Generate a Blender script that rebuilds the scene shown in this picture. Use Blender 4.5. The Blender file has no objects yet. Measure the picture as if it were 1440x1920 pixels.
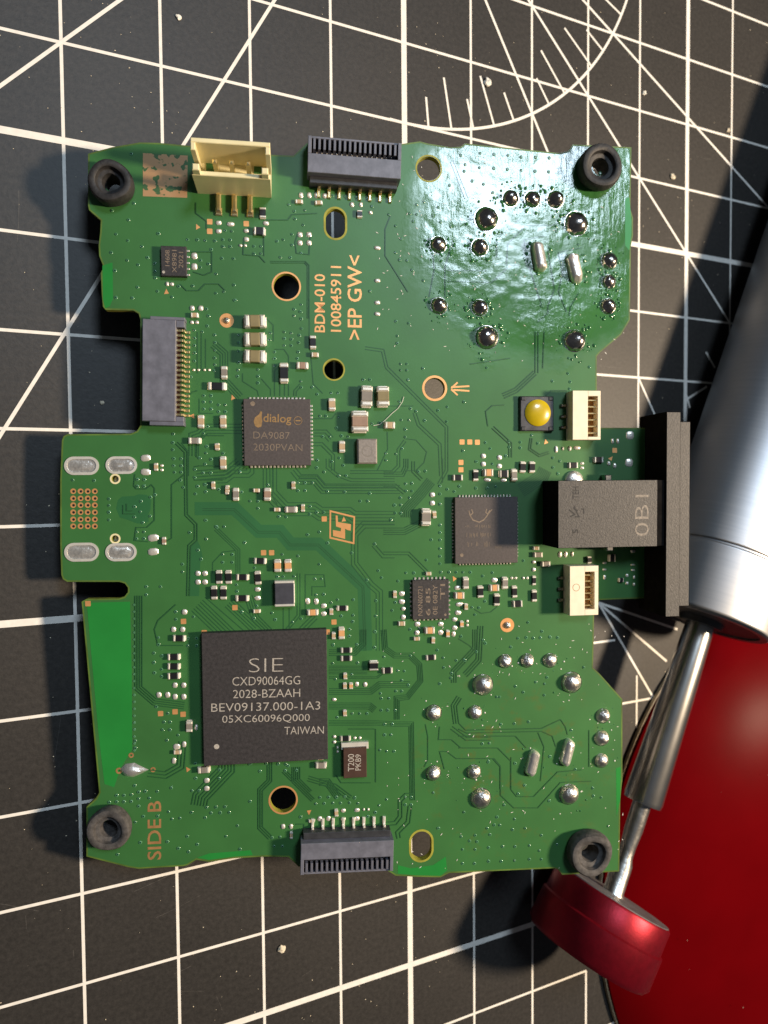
import bpy, bmesh, math, random
from mathutils import Vector, Matrix
random.seed(7)
MM = 0.001
sc = bpy.context.scene
COL = sc.collection

# ------------------------------------------------------------------ camera
FPX = 1355.64                                   # focal length for the 1440 x 1920 photograph
CAM = Vector((-4.340, -71.125, 105.953))        # millimetres above the mat
CR = Matrix(((0.90125, 0.02405779, -0.43263105), (-0.00837476, 0.99923809, 0.03811956), (0.4332185, -0.03073207, 0.90076483)))
cd = bpy.data.cameras.new('camera')
cd.sensor_fit = 'VERTICAL'; cd.sensor_height = 24.0; cd.lens = FPX / 1920 * 24.0
cd.clip_start = 0.005; cd.clip_end = 20
cam = bpy.data.objects.new('camera', cd); COL.objects.link(cam)
cam.matrix_world = Matrix.Translation(CAM * MM) @ CR.to_4x4()
cd.dof.use_dof = True; cd.dof.focus_distance = 0.0965; cd.dof.aperture_fstop = 24
sc.camera = cam

# ------------------------------------------------------------------ light
w = bpy.data.worlds.new('World'); sc.world = w; w.use_nodes = True
w.node_tree.nodes['Background'].inputs[0].default_value = (0.80, 0.88, 1.0, 1)
w.node_tree.nodes['Background'].inputs[1].default_value = 0.055
def lamp(name, loc, target, size, watts, col):
    l = bpy.data.lights.new(name, 'AREA'); l.shape = 'DISK'; l.size = size; l.energy = watts; l.color = col
    o = bpy.data.objects.new(name, l); COL.objects.link(o)
    o.location = Vector(loc) * MM
    o.rotation_euler = (Vector(target) - Vector(loc)).to_track_quat('-Z', 'Y').to_euler()
    return o
lamp('desk_lamp', (286, -78, 330), (30, -78, 8), 0.045, 3.0, (1.0, 0.79, 0.56))
lamp('window_light', (36, 196, 536), (40, -60, 15), 0.14, 1.55, (0.68, 0.84, 1.0))
sc.view_settings.view_transform = 'Standard'; sc.view_settings.look = 'None'
sc.view_settings.exposure = 0.0; sc.view_settings.gamma = 1.0

# ------------------------------------------------------------------ photograph pixel -> place
def wray(x, y): return CR @ Vector(((x - 720) / FPX, -(y - 960) / FPX, -1.0))
def on_mat(x, y, h=0.0):
    v = wray(x, y); return CAM + v * ((h - CAM.z) / v.z)
TILT = math.radians(18.4)
BN = Vector((-math.sin(TILT), 0, math.cos(TILT))); BU = Vector((math.cos(TILT), 0, math.sin(TILT))); BV = Vector((0, 1, 0))
B0 = on_mat(115, 950, 4.9)
def bp(x, y, h=0.0):
    """pixel -> board coordinates (mm) on the plane h above the board's top face"""
    o = B0 + BN * h; v = wray(x, y); s = (o - CAM).dot(BN) / v.dot(BN); p = CAM + v * s - B0
    return p.dot(BU), p.dot(BV)
def scale_at(x, y, h=0.0):
    a = bp(x - 5, y, h); b = bp(x + 5, y, h); return math.hypot(a[0] - b[0], a[1] - b[1]) / 10.0   # mm per pixel

# ------------------------------------------------------------------ materials
M = {}
def nodes(name):
    m = bpy.data.materials.new(name); m.use_nodes = True; M[name] = m
    nt = m.node_tree; return m, nt, nt.nodes['Principled BSDF']
def link(nt, a, b): nt.links.new(a, b)
def texco(nt):
    n = nt.nodes.new('ShaderNodeTexCoord'); return n.outputs['Object']
def noise(nt, co, scale, detail=3, rough=0.55):
    n = nt.nodes.new('ShaderNodeTexNoise'); n.inputs['Scale'].default_value = scale; n.inputs['Detail'].default_value = detail
    n.inputs['Roughness'].default_value = rough; link(nt, co, n.inputs['Vector']); return n.outputs['Fac']
def ramp(nt, fac, p0, p1, c0=(0, 0, 0, 1), c1=(1, 1, 1, 1)):
    n = nt.nodes.new('ShaderNodeValToRGB'); e = n.color_ramp.elements
    e[0].position = p0; e[1].position = p1; e[0].color = c0; e[1].color = c1; link(nt, fac, n.inputs[0]); return n.outputs[0]
def mixc(nt, fac, a, b):
    n = nt.nodes.new('ShaderNodeMix'); n.data_type = 'RGBA'
    for k, v in ((0, fac), (6, a), (7, b)):
        if hasattr(v, 'is_linked') or hasattr(v, 'links'): link(nt, v, n.inputs[k])
        else: n.inputs[k].default_value = v if k == 0 else (*v, 1)
    return n.outputs[2]
def math_(nt, op, a, b=0.0):
    n = nt.nodes.new('ShaderNodeMath'); n.operation = op
    for k, v in ((0, a), (1, b)):
        if hasattr(v, 'links'): link(nt, v, n.inputs[k])
        else: n.inputs[k].default_value = v
    return n.outputs[0]
def bump(nt, b, h, strength, dist, prev=None):
    n = nt.nodes.new('ShaderNodeBump'); n.inputs['Strength'].default_value = strength; n.inputs['Distance'].default_value = dist
    link(nt, h, n.inputs['Height'])
    if prev is not None: link(nt, prev, n.inputs['Normal'])
    link(nt, n.outputs[0], b.inputs['Normal']); return n.outputs[0]
def simple(name, col, rough=0.5, metal=0.0, var=0.12, nscale=900, bs=0.0, bd=0.00005, bscale=2500, spec=0.5, coat=0.0, trans=0.0):
    m, nt, b = nodes(name); co = texco(nt)
    f = noise(nt, co, nscale)
    lo = tuple(c * (1 - var) for c in col); hi = tuple(min(1, c * (1 + var)) for c in col)
    link(nt, mixc(nt, ramp(nt, f, 0.3, 0.7), lo, hi), b.inputs['Base Color'])
    b.inputs['Roughness'].default_value = rough; b.inputs['Metallic'].default_value = metal
    b.inputs['Specular IOR Level'].default_value = spec; b.inputs['Coat Weight'].default_value = coat; b.inputs['Coat Roughness'].default_value = 0.08
    if trans: b.inputs['Transmission Weight'].default_value = trans
    if bs: bump(nt, b, noise(nt, co, bscale, 4), bs, bd)
    return m

def board_green(name, col, rough=0.42, fluxy=True, var=0.10):
    """solder mask; a flux film lies in the corner by the first joystick's joints and in smears by the other one"""
    m, nt, b = nodes(name); co = texco(nt)
    f = noise(nt, co, 120, 3); f2 = noise(nt, co, 2600, 2)
    lo = tuple(c * (1 - var) for c in col); hi = tuple(c * (1 + var) for c in col)
    base = mixc(nt, ramp(nt, f, 0.3, 0.7), lo, hi)
    if fluxy:
        sep = nt.nodes.new('ShaderNodeSeparateXYZ'); link(nt, co, sep.inputs[0])
        wob = math_(nt, 'MULTIPLY', math_(nt, 'SUBTRACT', noise(nt, co, 170, 4, 0.6), 0.5), 0.016)
        cx, cy = bp(1010, 420)
        dx = math_(nt, 'DIVIDE', math_(nt, 'SUBTRACT', sep.outputs[0], cx * MM), 0.0195)
        dy = math_(nt, 'DIVIDE', math_(nt, 'SUBTRACT', sep.outputs[1], cy * MM), 0.0205)
        r = math_(nt, 'SQRT', math_(nt, 'ADD', math_(nt, 'MULTIPLY', dx, dx), math_(nt, 'MULTIPLY', dy, dy)))
        r = math_(nt, 'ADD', r, math_(nt, 'MULTIPLY', wob, 28.0))
        mask = ramp(nt, r, 0.80, 1.10, (1, 1, 1, 1), (0, 0, 0, 1))
        # brown burnt flux by the second joystick
        cx2, cy2 = bp(960, 1440)
        ex = math_(nt, 'DIVIDE', math_(nt, 'SUBTRACT', sep.outputs[0], cx2 * MM), 0.018)
        ey = math_(nt, 'DIVIDE', math_(nt, 'SUBTRACT', sep.outputs[1], cy2 * MM), 0.016)
        r2 = math_(nt, 'SQRT', math_(nt, 'ADD', math_(nt, 'MULTIPLY', ex, ex), math_(nt, 'MULTIPLY', ey, ey)))
        m2 = ramp(nt, r2, 0.4, 1.1, (1, 1, 1, 1), (0, 0, 0, 1))
        blot = ramp(nt, noise(nt, co, 420, 4, 0.65), 0.55, 0.70)
        base = mixc(nt, math_(nt, 'MULTIPLY', math_(nt, 'MULTIPLY', m2, blot), 0.55), base, (0.10, 0.10, 0.012))
        dirt = ramp(nt, noise(nt, co, 800, 4, 0.7), 0.56, 0.66)
        rg = nt.nodes.new('ShaderNodeMix'); rg.data_type = 'FLOAT'; link(nt, mask, rg.inputs[0])
        rg.inputs[2].default_value = rough; rg.inputs[3].default_value = 0.17; link(nt, rg.outputs[0], b.inputs['Roughness'])
        wr = noise(nt, co, 330, 6, 0.68)
        # directional smears left by the cleaning swab
        mp = nt.nodes.new('ShaderNodeMapping'); mp.inputs['Rotation'].default_value = (0, 0, 0.9); mp.inputs['Scale'].default_value = (1, 0.16, 1)
        link(nt, co, mp.inputs[0]); sm = noise(nt, mp.outputs[0], 1100, 4, 0.6)
        hgt = math_(nt, 'MULTIPLY', math_(nt, 'ADD', wr, math_(nt, 'MULTIPLY', sm, 0.55)), mask)
        nb = bump(nt, b, f2, 0.12, 0.00003)
        hgt = math_(nt, 'MULTIPLY', hgt, ramp(nt, noise(nt, co, 130, 3), 0.40, 0.62, (.18, .18, .18, 1), (1, 1, 1, 1)))
        bump(nt, b, hgt, 0.50, 0.00021, nb)
        sg = nt.nodes.new('ShaderNodeMix'); sg.data_type = 'FLOAT'; link(nt, mask, sg.inputs[0]); sg.inputs[2].default_value = 0.5; sg.inputs[3].default_value = 0.75; link(nt, sg.outputs[0], b.inputs['Specular IOR Level'])
    else:
        b.inputs['Roughness'].default_value = rough; bump(nt, b, f2, 0.12, 0.00003)
    link(nt, base, b.inputs['Base Color']); b.inputs['Specular IOR Level'].default_value = 0.5
    return m
board_green('mask', (0.037, 0.142, 0.038))
board_green('clearance', (0.017, 0.085, 0.029))
board_green('deep', (0.022, 0.116, 0.039), fluxy=False)
board_green('laminate', (0.018, 0.215, 0.038), rough=0.34, fluxy=False, var=0.09)
board_green('via', (0.075, 0.215, 0.110), rough=0.14, fluxy=False)
board_green('via_hole', (0.010, 0.050, 0.028), rough=0.3, fluxy=False)
board_green('via_gloss', (0.035, 0.140, 0.055), rough=0.10, fluxy=False)
simple('rim_green', (0.085, 0.150, 0.024), 0.5, var=0.35, nscale=350)
simple('edge', (0.30, 0.29, 0.035), 0.6, var=0.3, nscale=600)
simple('copper', (0.86, 0.43, 0.17), 0.42, 0.55, var=0.08)
simple('copper_dull', (0.45, 0.24, 0.10), 0.5, 0.4, var=0.2)
simple('tin', (0.86, 0.83, 0.78), 0.33, 0.8, var=0.08, bs=0.5, bd=0.00016, bscale=1500)
simple('terminal', (0.84, 0.81, 0.74), 0.42, 0.55, var=0.08, bs=0.2, bscale=3000)
simple('tin_dull', (0.42, 0.385, 0.35), 0.17, 1.0, var=0.25, nscale=900, bs=0.30, bd=0.0003, bscale=420)
simple('pad_tin', (0.88, 0.83, 0.75), 0.32, 0.60, var=0.14, nscale=2.5, bs=0.5, bd=0.00012, bscale=3.0)
simple('joint_tin', (0.50, 0.465, 0.43), 0.19, 1.0, var=0.25, nscale=1.6, bs=0.35, bd=0.00025, bscale=1.7)
simple('joint_matte', (0.70, 0.665, 0.62), 0.36, 1.0, var=0.22, nscale=1.8, bs=0.5, bd=0.0004, bscale=2.0)
simple('gold', (0.86, 0.72, 0.40), 0.28, 0.95, var=0.1)
simple('resin_black', (0.030, 0.027, 0.029), 0.62, var=0.35, nscale=2500, bs=0.5, bd=0.00004, bscale=6000)
simple('resin_warm', (0.066, 0.055, 0.054), 0.58, var=0.18, nscale=3500, bs=0.35, bd=0.00003, bscale=7000)
simple('resin_brown', (0.060, 0.032, 0.024), 0.45, var=0.15, bs=0.2, bd=0.00003)
simple('resistor', (0.012, 0.012, 0.014), 0.35, var=0.2)
simple('ceramic_tan', (0.45, 0.33, 0.20), 0.5)
simple('ceramic_olive', (0.22, 0.18, 0.085), 0.5)
simple('ceramic_orange', (0.62, 0.33, 0.14), 0.5)
simple('ceramic_brown', (0.30, 0.20, 0.145), 0.5)
simple('ceramic_grey', (0.21, 0.19, 0.165), 0.5)
simple('ink', (0.40, 0.37, 0.33), 0.7, var=0.35, nscale=5000)
simple('ink_faint', (0.20, 0.155, 0.115), 0.7, var=0.25, nscale=2500)
simple('ink_gold', (0.27, 0.165, 0.062), 0.6, var=0.2, nscale=2500)
simple('ink_black', (0.010, 0.010, 0.011), 0.5)
simple('emboss', (0.23, 0.20, 0.17), 0.6, var=0.4, nscale=3000)
simple('housing', (0.135, 0.140, 0.178), 0.45, var=0.22, nscale=700, bs=0.25, bd=0.00004, bscale=3000)
simple('housing_dark', (0.030, 0.032, 0.038), 0.5, var=0.3)
simple('contact_dark', (0.05, 0.018, 0.012), 0.35, 0.5)
simple('cream', (0.78, 0.70, 0.42), 0.40, var=0.07, nscale=300, bs=0.08, bd=0.0001, bscale=900)
simple('ivory', (0.80, 0.72, 0.56), 0.45, var=0.05, bs=0.1)
simple('rubber', (0.022, 0.021, 0.022), 0.62, var=0.4, nscale=1600, bs=0.5, bd=0.0001, bscale=2200)
simple('rubber_dusty', (0.060, 0.056, 0.055), 0.75, var=0.5, nscale=1400, bs=0.6, bd=0.0001, bscale=2000)
simple('jack_black', (0.066, 0.061, 0.057), 0.55, var=0.30, nscale=4000, bs=0.7, bd=0.00006, bscale=5200)
simple('jack_side_shaded', (0.010, 0.0095, 0.0095), 1.0, var=0.25, spec=0.0)  # same black plastic as the top; shade of the unlit faces darkened into the colour
simple('yellow_dome', (0.46, 0.345, 0.004), 0.30, var=0.12, nscale=500, coat=0.6)
simple('switch_metal', (0.085, 0.082, 0.085), 0.40, 0.6, var=0.3)
simple('inductor_grey', (0.25, 0.225, 0.205), 0.5, 0.2, var=0.15, nscale=3000, bs=0.5, bd=0.00004, bscale=4500)
simple('inductor_dark', (0.075, 0.078, 0.098), 0.35, 0.3, var=0.15)
simple('flux', (0.16, 0.11, 0.025), 0.12, var=0.4, nscale=600, coat=0.5)
simple('plain_white', (0.72, 0.70, 0.64), 0.5)
simple('steel', (0.58, 0.57, 0.55), 0.26, 1.0, var=0.1, nscale=300)
simple('steel_worn', (0.50, 0.49, 0.47), 0.34, 1.0, var=0.25, nscale=900, bs=0.4, bd=0.0002, bscale=700)
simple('red_anodised', (0.20, 0.004, 0.013), 0.40, 0.70, var=0.12, nscale=900, bs=0.25, bd=0.00005, bscale=2200)
simple('knob_face', (0.11, 0.11, 0.12), 0.55, 0.3, var=0.3, nscale=500, bs=0.4, bd=0.0001, bscale=1200)
simple('red_gloss', (0.095, 0.0008, 0.002), 0.30, var=0.14, nscale=45, spec=0.014, bs=0.05, bd=0.0003, bscale=120)
simple('cream_edge', (0.36, 0.28, 0.17), 0.5, var=0.25)
simple('crumb', (0.62, 0.55, 0.42), 0.6, var=0.3, nscale=2000)
simple('print_white', (0.72, 0.70, 0.66), 0.6, var=0.07, nscale=1200)
simple('scuff', (0.060, 0.056, 0.052), 0.6, var=0.5, nscale=1500)
simple('desk', (0.10, 0.065, 0.04), 0.5, var=0.25, nscale=30)
# brushed barrel
m, nt, b = nodes('barrel'); co = texco(nt)
mp = nt.nodes.new('ShaderNodeMapping'); mp.inputs['Scale'].default_value = (0.03, 0.03, 1); link(nt, co, mp.inputs[0])
fb = noise(nt, mp.outputs[0], 2600, 4)
link(nt, mixc(nt, fb, (0.24, 0.25, 0.27), (0.31, 0.315, 0.33)), b.inputs['Base Color'])
b.inputs['Metallic'].default_value = 1.0; b.inputs['Roughness'].default_value = 0.40
b.inputs['Anisotropic'].default_value = 0.7; tg = nt.nodes.new('ShaderNodeTangent'); tg.direction_type = 'RADIAL'; tg.axis = 'Z'; link(nt, tg.outputs[0], b.inputs['Tangent'])
# code panel: plain worn copper patch
m, nt, b = nodes('code_panel'); co = texco(nt)
blot = ramp(nt, noise(nt, co, 900, 2), 0.56, 0.60)
link(nt, mixc(nt, blot, (0.42, 0.25, 0.125), (0.05, 0.12, 0.045)), b.inputs['Base Color']); b.inputs['Roughness'].default_value = 0.5; b.inputs['Metallic'].default_value = 0.2
# mat
m, nt, b = nodes('mat'); co = texco(nt)
f1 = noise(nt, co, 35, 4); f2 = noise(nt, co, 1500, 4, 0.7)
c1 = mixc(nt, ramp(nt, f1, 0.3, 0.7), (0.0155, 0.0145, 0.0138), (0.026, 0.0240, 0.0225))
c2 = mixc(nt, ramp(nt, f2, 0.35, 0.75), (0.013, 0.0122, 0.0118), (0.052, 0.048, 0.045))
link(nt, mixc(nt, 0.45, c1, c2), b.inputs['Base Color'])
b.inputs['Roughness'].default_value = 0.52; b.inputs['Specular IOR Level'].default_value = 0.42
bump(nt, b, f2, 0.5, 0.00006)

# ------------------------------------------------------------------ mesh helpers (millimetres in, metres out)
class MB:
    def __init__(s): s.v = []; s.f = []; s.m = []; s.sm = []
    def poly(s, pts, z=0.0, mi=0):
        i = len(s.v); s.v += [(p[0], p[1], p[2] if len(p) > 2 else z) for p in pts]; s.f.append(list(range(i, i + len(pts)))); s.m.append(mi); s.sm.append(False)
    def box(s, x0, x1, y0, y1, z0, z1, mi=0, top=None, bev=0.0):
        """axis box with an optional chamfer round the top"""
        i = len(s.v)
        if bev > 0:
            rings = [(x0, x1, y0, y1, z0), (x0, x1, y0, y1, z1 - bev), (x0 + bev, x1 - bev, y0 + bev, y1 - bev, z1)]
        else: rings = [(x0, x1, y0, y1, z0), (x0, x1, y0, y1, z1)]
        for a, b_, c, d, z in rings: s.v += [(a, c, z), (b_, c, z), (b_, d, z), (a, d, z)]
        F = [[i + 3, i + 2, i + 1, i]]; n = len(rings)
        for r in range(n - 1):
            for k in range(4): F.append([i + 4 * r + k, i + 4 * r + (k + 1) % 4, i + 4 * r + 4 + (k + 1) % 4, i + 4 * r + 4 + k])
        F.append([i + 4 * (n - 1) + k for k in range(4)])
        s.f += F; s.m += [mi] * (len(F) - 1) + [mi if top is None else top]; s.sm += [False] * len(F)
    def lathe(s, prof, seg=32, mi=0, c=(0, 0), smooth=True, close=False):
        i = len(s.v); n = len(prof)
        for r, z in prof:
            for k in range(seg):
                a = 2 * math.pi * k / seg; s.v.append((c[0] + r * math.cos(a), c[1] + r * math.sin(a), z))
        R = n if close else n - 1
        for q in range(R):
            q2 = (q + 1) % n
            for k in range(seg):
                k2 = (k + 1) % seg; s.f.append([i + q * seg + k, i + q * seg + k2, i + q2 * seg + k2, i + q2 * seg + k]); s.m.append(mi); s.sm.append(smooth)
        if not close:
            if prof[-1][0] > 1e-6: s.f.append([i + (n - 1) * seg + k for k in range(seg)]); s.m.append(mi); s.sm.append(False)
            if prof[0][0] > 1e-6: s.f.append([i + k for k in reversed(range(seg))]); s.m.append(mi); s.sm.append(False)
    def mesh(s, name, mats):
        me = bpy.data.meshes.new(name)
        me.from_pydata([(x * MM, y * MM, z * MM) for x, y, z in s.v], [], s.f)
        for k in mats: me.materials.append(M[k])
        for p, mi, sm in zip(me.polygons, s.m, s.sm): p.material_index = mi; p.use_smooth = sm
        me.update()
        if any(s.sm): me.set_sharp_from_angle(angle=math.radians(38))
        return me
def place(name, me, parent=None, loc=(0, 0, 0), rz=0.0, sc_=None):
    o = bpy.data.objects.new(name, me); COL.objects.link(o); o.parent = parent
    o.location = Vector(loc) * MM; o.rotation_euler = (0, 0, rz)
    if sc_: o.scale = sc_
    return o
def build(mb, name, mats, parent=None, loc=(0, 0, 0), rz=0.0):
    return place(name, mb.mesh(name, mats if isinstance(mats, (list, tuple)) else [mats]), parent, loc, rz)
def tag(o, label=None, cat=None, group=None, kind=None):
    if label: o['label'] = label
    if cat: o['category'] = cat
    if group: o['group'] = group
    if kind: o['kind'] = kind
    return o
def empty(name, loc=(0, 0, 0)):
    o = bpy.data.objects.new(name, None); o.empty_display_size = 0.01; COL.objects.link(o); o.location = Vector(loc) * MM; return o
def curve_mesh(name, loops, z0, z1, mats, side=None, bevel=0.0):
    """flat slab from closed outlines (later ones are holes), mm"""
    cu = bpy.data.curves.new(name, 'CURVE'); cu.dimensions = '2D'; cu.fill_mode = 'BOTH'; cu.extrude = (z1 - z0) / 2 * MM
    for L in loops:
        sp = cu.splines.new('POLY'); sp.points.add(len(L) - 1); sp.use_cyclic_u = True
        for p, q in zip(sp.points, L): p.co = (q[0] * MM, q[1] * MM, 0, 1)
    ob = bpy.data.objects.new(name, cu); COL.objects.link(ob)
    dg = bpy.context.evaluated_depsgraph_get(); dg.update()
    me = bpy.data.meshes.new_from_object(ob.evaluated_get(dg)); bpy.data.objects.remove(ob); bpy.data.curves.remove(cu)
    me.name = name; me.transform(Matrix.Translation((0, 0, (z0 + z1) / 2 * MM)))
    me.materials.clear()
    for k in mats: me.materials.append(M[k])
    for p in me.polygons:
        p.use_smooth = False; p.material_index = 1 if (side and abs(p.normal.z) < 0.5) else 0
    return me
def text_mesh(name, s, height, mat, space=1.0, sx=1.0, bold=0.0):
    """lettering lying flat, capital height in mm, origin in the middle"""
    cu = bpy.data.curves.new(name, 'FONT'); cu.body = s; cu.size = 1.0; cu.space_character = space; cu.fill_mode = 'FRONT'; cu.offset = bold
    cu.resolution_u = 3
    ob = bpy.data.objects.new(name, cu); COL.objects.link(ob)
    dg = bpy.context.evaluated_depsgraph_get(); dg.update()
    me = bpy.data.meshes.new_from_object(ob.evaluated_get(dg)); bpy.data.objects.remove(ob); bpy.data.curves.remove(cu)
    xs = [v.co.x for v in me.vertices]; ys = [v.co.y for v in me.vertices]
    me.transform(Matrix.Translation((-(min(xs) + max(xs)) / 2, -(min(ys) + max(ys)) / 2, 0)))
    k = height / (max(ys) - min(ys)) * MM
    me.transform(Matrix.Diagonal((k * sx, k, k, 1)))
    me.materials.clear(); me.materials.append(M[mat]); me.name = name
    return me, (max(xs) - min(xs)) * k / MM * sx
def text_on(name, s, p0, p1, height_px, h, mat, parent, bold=0.0, lift=0.02, origin=(0, 0)):
    """write s from pixel p0 to p1 (ends of the line's middle) on the plane h above the board"""
    a = Vector(bp(*p0, h)); b = Vector(bp(*p1, h)); mid = (a + b) / 2; d = b - a
    hh = height_px * scale_at((p0[0] + p1[0]) / 2, (p0[1] + p1[1]) / 2, h)
    me, wd = text_mesh(name, s, hh, mat, bold=bold)
    me.transform(Matrix.Diagonal((d.length / wd, 1, 1, 1)))
    return place(name, me, parent, (mid.x - origin[0], mid.y - origin[1], h + lift), math.atan2(d.y, d.x))

def ribbon(mb, pts, wd, z, mi=0):
    """mitred flat strip"""
    P = [Vector(p) for p in pts]; L = []
    for i, p in enumerate(P):
        d1 = (p - P[i - 1]).normalized() if i else None; d2 = (P[i + 1] - p).normalized() if i < len(P) - 1 else None
        d1 = d1 or d2; d2 = d2 or d1
        n1 = Vector((-d1.y, d1.x)); n2 = Vector((-d2.y, d2.x)); n = n1 + n2
        n = n.normalized() if n.length > 1e-6 else n1
        L.append(n * (wd / 2 / max(0.4, n.dot(n1))))
    for i in range(len(P) - 1):
        mb.poly([P[i] - L[i], P[i + 1] - L[i + 1], P[i + 1] + L[i + 1], P[i] + L[i]], z, mi)
def offset(pts, d):
    P = [Vector(p) for p in pts]; out = []
    for i, p in enumerate(P):
        d1 = (p - P[i - 1]).normalized() if i else None; d2 = (P[i + 1] - p).normalized() if i < len(P) - 1 else None
        d1 = d1 or d2; d2 = d2 or d1
        n1 = Vector((-d1.y, d1.x)); n2 = Vector((-d2.y, d2.x)); n = (n1 + n2)
        n = n.normalized() if n.length > 1e-6 else n1
        out.append(p + n * (d / max(0.5, n.dot(n1))))
    return out
def circle(c, r, n=28, ry=None): return [(c[0] + r * math.cos(2 * math.pi * k / n), c[1] + (ry or r) * math.sin(2 * math.pi * k / n)) for k in range(n)]
def stadium(c, hx, hy, n=10):
    r = min(hx, hy); ex, ey = hx - r, hy - r; out = []
    for q, (sx, sy) in enumerate(((1, 1), (-1, 1), (-1, -1), (1, -1))):
        for k in range(n + 1):
            a = math.pi / 2 * (q + k / n); out.append((c[0] + sx * ex + r * math.cos(a), c[1] + sy * ey + r * math.sin(a)))
    return out

# ================================================================== THE SETTING
mb = MB(); mb.box(-700, 900, -900, 700, -43, -3); tag(build(mb, 'desk', 'desk'), kind='structure')
G = 12.7
mat_root = empty('cutting_mat'); tag(mat_root, 'dark grey cutting mat printed with white grid, angle lines and protractor arc', 'cutting mat')
mb = MB(); mb.box(-7 * G, 20 * G, -22 * G, 9 * G, -3, 0, bev=0.5); build(mb, 'mat_sheet', 'mat', mat_root)
# printed marks. grid coordinates: i to the right, j towards the viewer
def gp(i, j): return (i * G, -j * G)
zk = [0.02]
def mark(mb, a, b, wd): zk[0] += 0.0006; ribbon(mb, [a, b], wd, zk[0])
THIN, THICK = 0.42, 0.95
mb = MB()
for i in range(-6, 19):
    wd = THICK if (i - 4) % 5 == 0 else THIN
    segs = [(-8, 21)]
    if i == 8: segs = [(-8, 5.2), (8.6, 9.43), (13, 21)]
    if i == 7: segs = [(-8, 7), (13, 21)]
    if i == 9: segs = [(-8, 6), (13, 21)]
    if i in (10, 11): segs = [(-8, 4.2), (13, 21)]
    for j0, j1 in segs: mark(mb, gp(i, j0), gp(i, j1), wd)
build(mb, 'printed_line', 'print_white', mat_root)
mb = MB()
for j in range(-7, 21):
    wd = THICK if (j - 2) % 5 == 0 else THIN
    segs = [(-6.4, 18.4)]
    if j in (5, 6, 7): segs = [(-6.4, 7), (12, 18.4)]
    if j == 8: segs = [(-6.4, 7.55), (12, 18.4)]
    if j == 9: segs = [(-6.4, 8.35), (12, 18.4)]
    if j in (10, 11, 12, 13): segs = [(-6.4, 7), (12, 18.4)]
    for i0, i1 in segs: mark(mb, gp(i0, j), gp(i1, j), wd)
build(mb, 'printed_line', 'print_white', mat_root)
mb = MB()
pc = Vector(gp(4, -3))
def pol(r, deg): a = math.radians(deg); return pc + Vector((r * G * math.cos(a), r * G * math.sin(a)))
for deg, r0, r1 in ((-30, 0, 9), (-45, 0, 8.5), (-60, 0, 6.2), (-120, 0, 12), (-135, 0, 9)):
    mb = MB(); mark(mb, pol(r0, deg), pol(r1, deg), THIN * 1.1); build(mb, 'angle_line', 'print_white', mat_root)
for a, b_ in (((7.22, 7.40), (8.86, 7.96)), ((7.22, 7.40), (8.63, 8.45)), ((7.22, 7.40), (8.35, 9.0)), ((9.45, 3.51), (9.66, 3.75)), ((9.0, 4.30), (9.48, 4.06)), ((9.02, 4.22), (9.1, 4.42))):
    mb = MB(); mark(mb, gp(*a), gp(*b_), THIN * 1.1); build(mb, 'angle_line', 'print_white', mat_root)
mb = MB(); a0 = on_mat(1195, 705); a1 = on_mat(1233, 790); mark(mb, (a0.x, a0.y), (a1.x, a1.y), THIN)
build(mb, 'angle_line', 'print_white', mat_root)
mb = MB(); zk[0] += 0.001
ribbon(mb, [pol(4, -93 + 88 * k / 90) for k in range(91)], THIN * 1.1, zk[0])
build(mb, 'protractor_arc', 'print_white', mat_root)
mb = MB()
for k, deg in enumerate(range(-85, -4, 5)):
    if deg % 15 == 0 and deg in (-30, -45, -60, -120, -135, -150): continue
    mark(mb, pol(4, deg), pol(3.35 if deg % 10 == 0 else 3.62, deg), THIN * 0.9)
build(mb, 'protractor_tick', 'print_white', mat_root)
# worn-in lint and dust on the mat
mb = MB()
for k in range(950):
    x = random.uniform(-40, 170); y = random.uniform(-190, 30); r = random.choice((0.05, 0.06, 0.08, 0.10)) * random.uniform(0.6, 1.3)
    if k % 4 == 0:
        cxx, cyy = random.choice([(8, -12), (55, 0), (72, -8), (112, -22), (18, -150), (40, -170), (-8, -70), (-6, -120)]); x = random.gauss(cxx, 8); y = random.gauss(cyy, 8)
    a = random.random() * 3
    mb.poly([(x + r * random.uniform(.6, 1.4) * math.cos(a + q * 1.57), y + r * random.uniform(.5, 1.2) * math.sin(a + q * 1.57), 0.05 + r * 0.5 * (q % 2)) for q in range(4)])
tag(build(mb, 'dust', 'crumb'), 'fine pale dust scattered over the dark mat', 'dust', kind='stuff')
mb = MB()
for k in range(170):
    x = random.uniform(-35, 165); y = random.uniform(-190, 25); a = random.choice((random.gauss(0.1, .15), random.gauss(1.5, .2), random.uniform(0, 3.14))); L = random.expovariate(1 / 4.0) + .6
    pts = [Vector((x + L * t * math.cos(a + .06 * t), y + L * t * math.sin(a + .06 * t))) for t in (0, .35, .7, 1)]
    ribbon(mb, pts, random.uniform(.03, .07), 0.005 + 0.00006 * k)
tag(build(mb, 'knife_mark', 'scuff', mat_root), kind='stuff')
def crumb(px, py, r, name, label, mat='crumb'):
    p = on_mat(px, py); bm = bmesh.new(); bmesh.ops.create_icosphere(bm, subdivisions=2, radius=r * MM)
    for v in bm.verts: v.co *= random.uniform(0.65, 1.2); v.co.z *= 0.6
    me = bpy.data.meshes.new(name); bm.to_mesh(me); bm.free(); me.materials.append(M[mat])
    tag(place(name, me, None, (p.x, p.y, r * 0.42), random.random() * 3), label, 'crumb', 'crumbs lying on the mat')
crumb(913, 156, 0.75, 'crumb', 'pale crumb inside the protractor arc printed on the mat', 'plain_white')
crumb(1260, 332, 0.62, 'crumb', 'tan crumb on the mat beside the thick grid line by the board corner')
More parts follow.
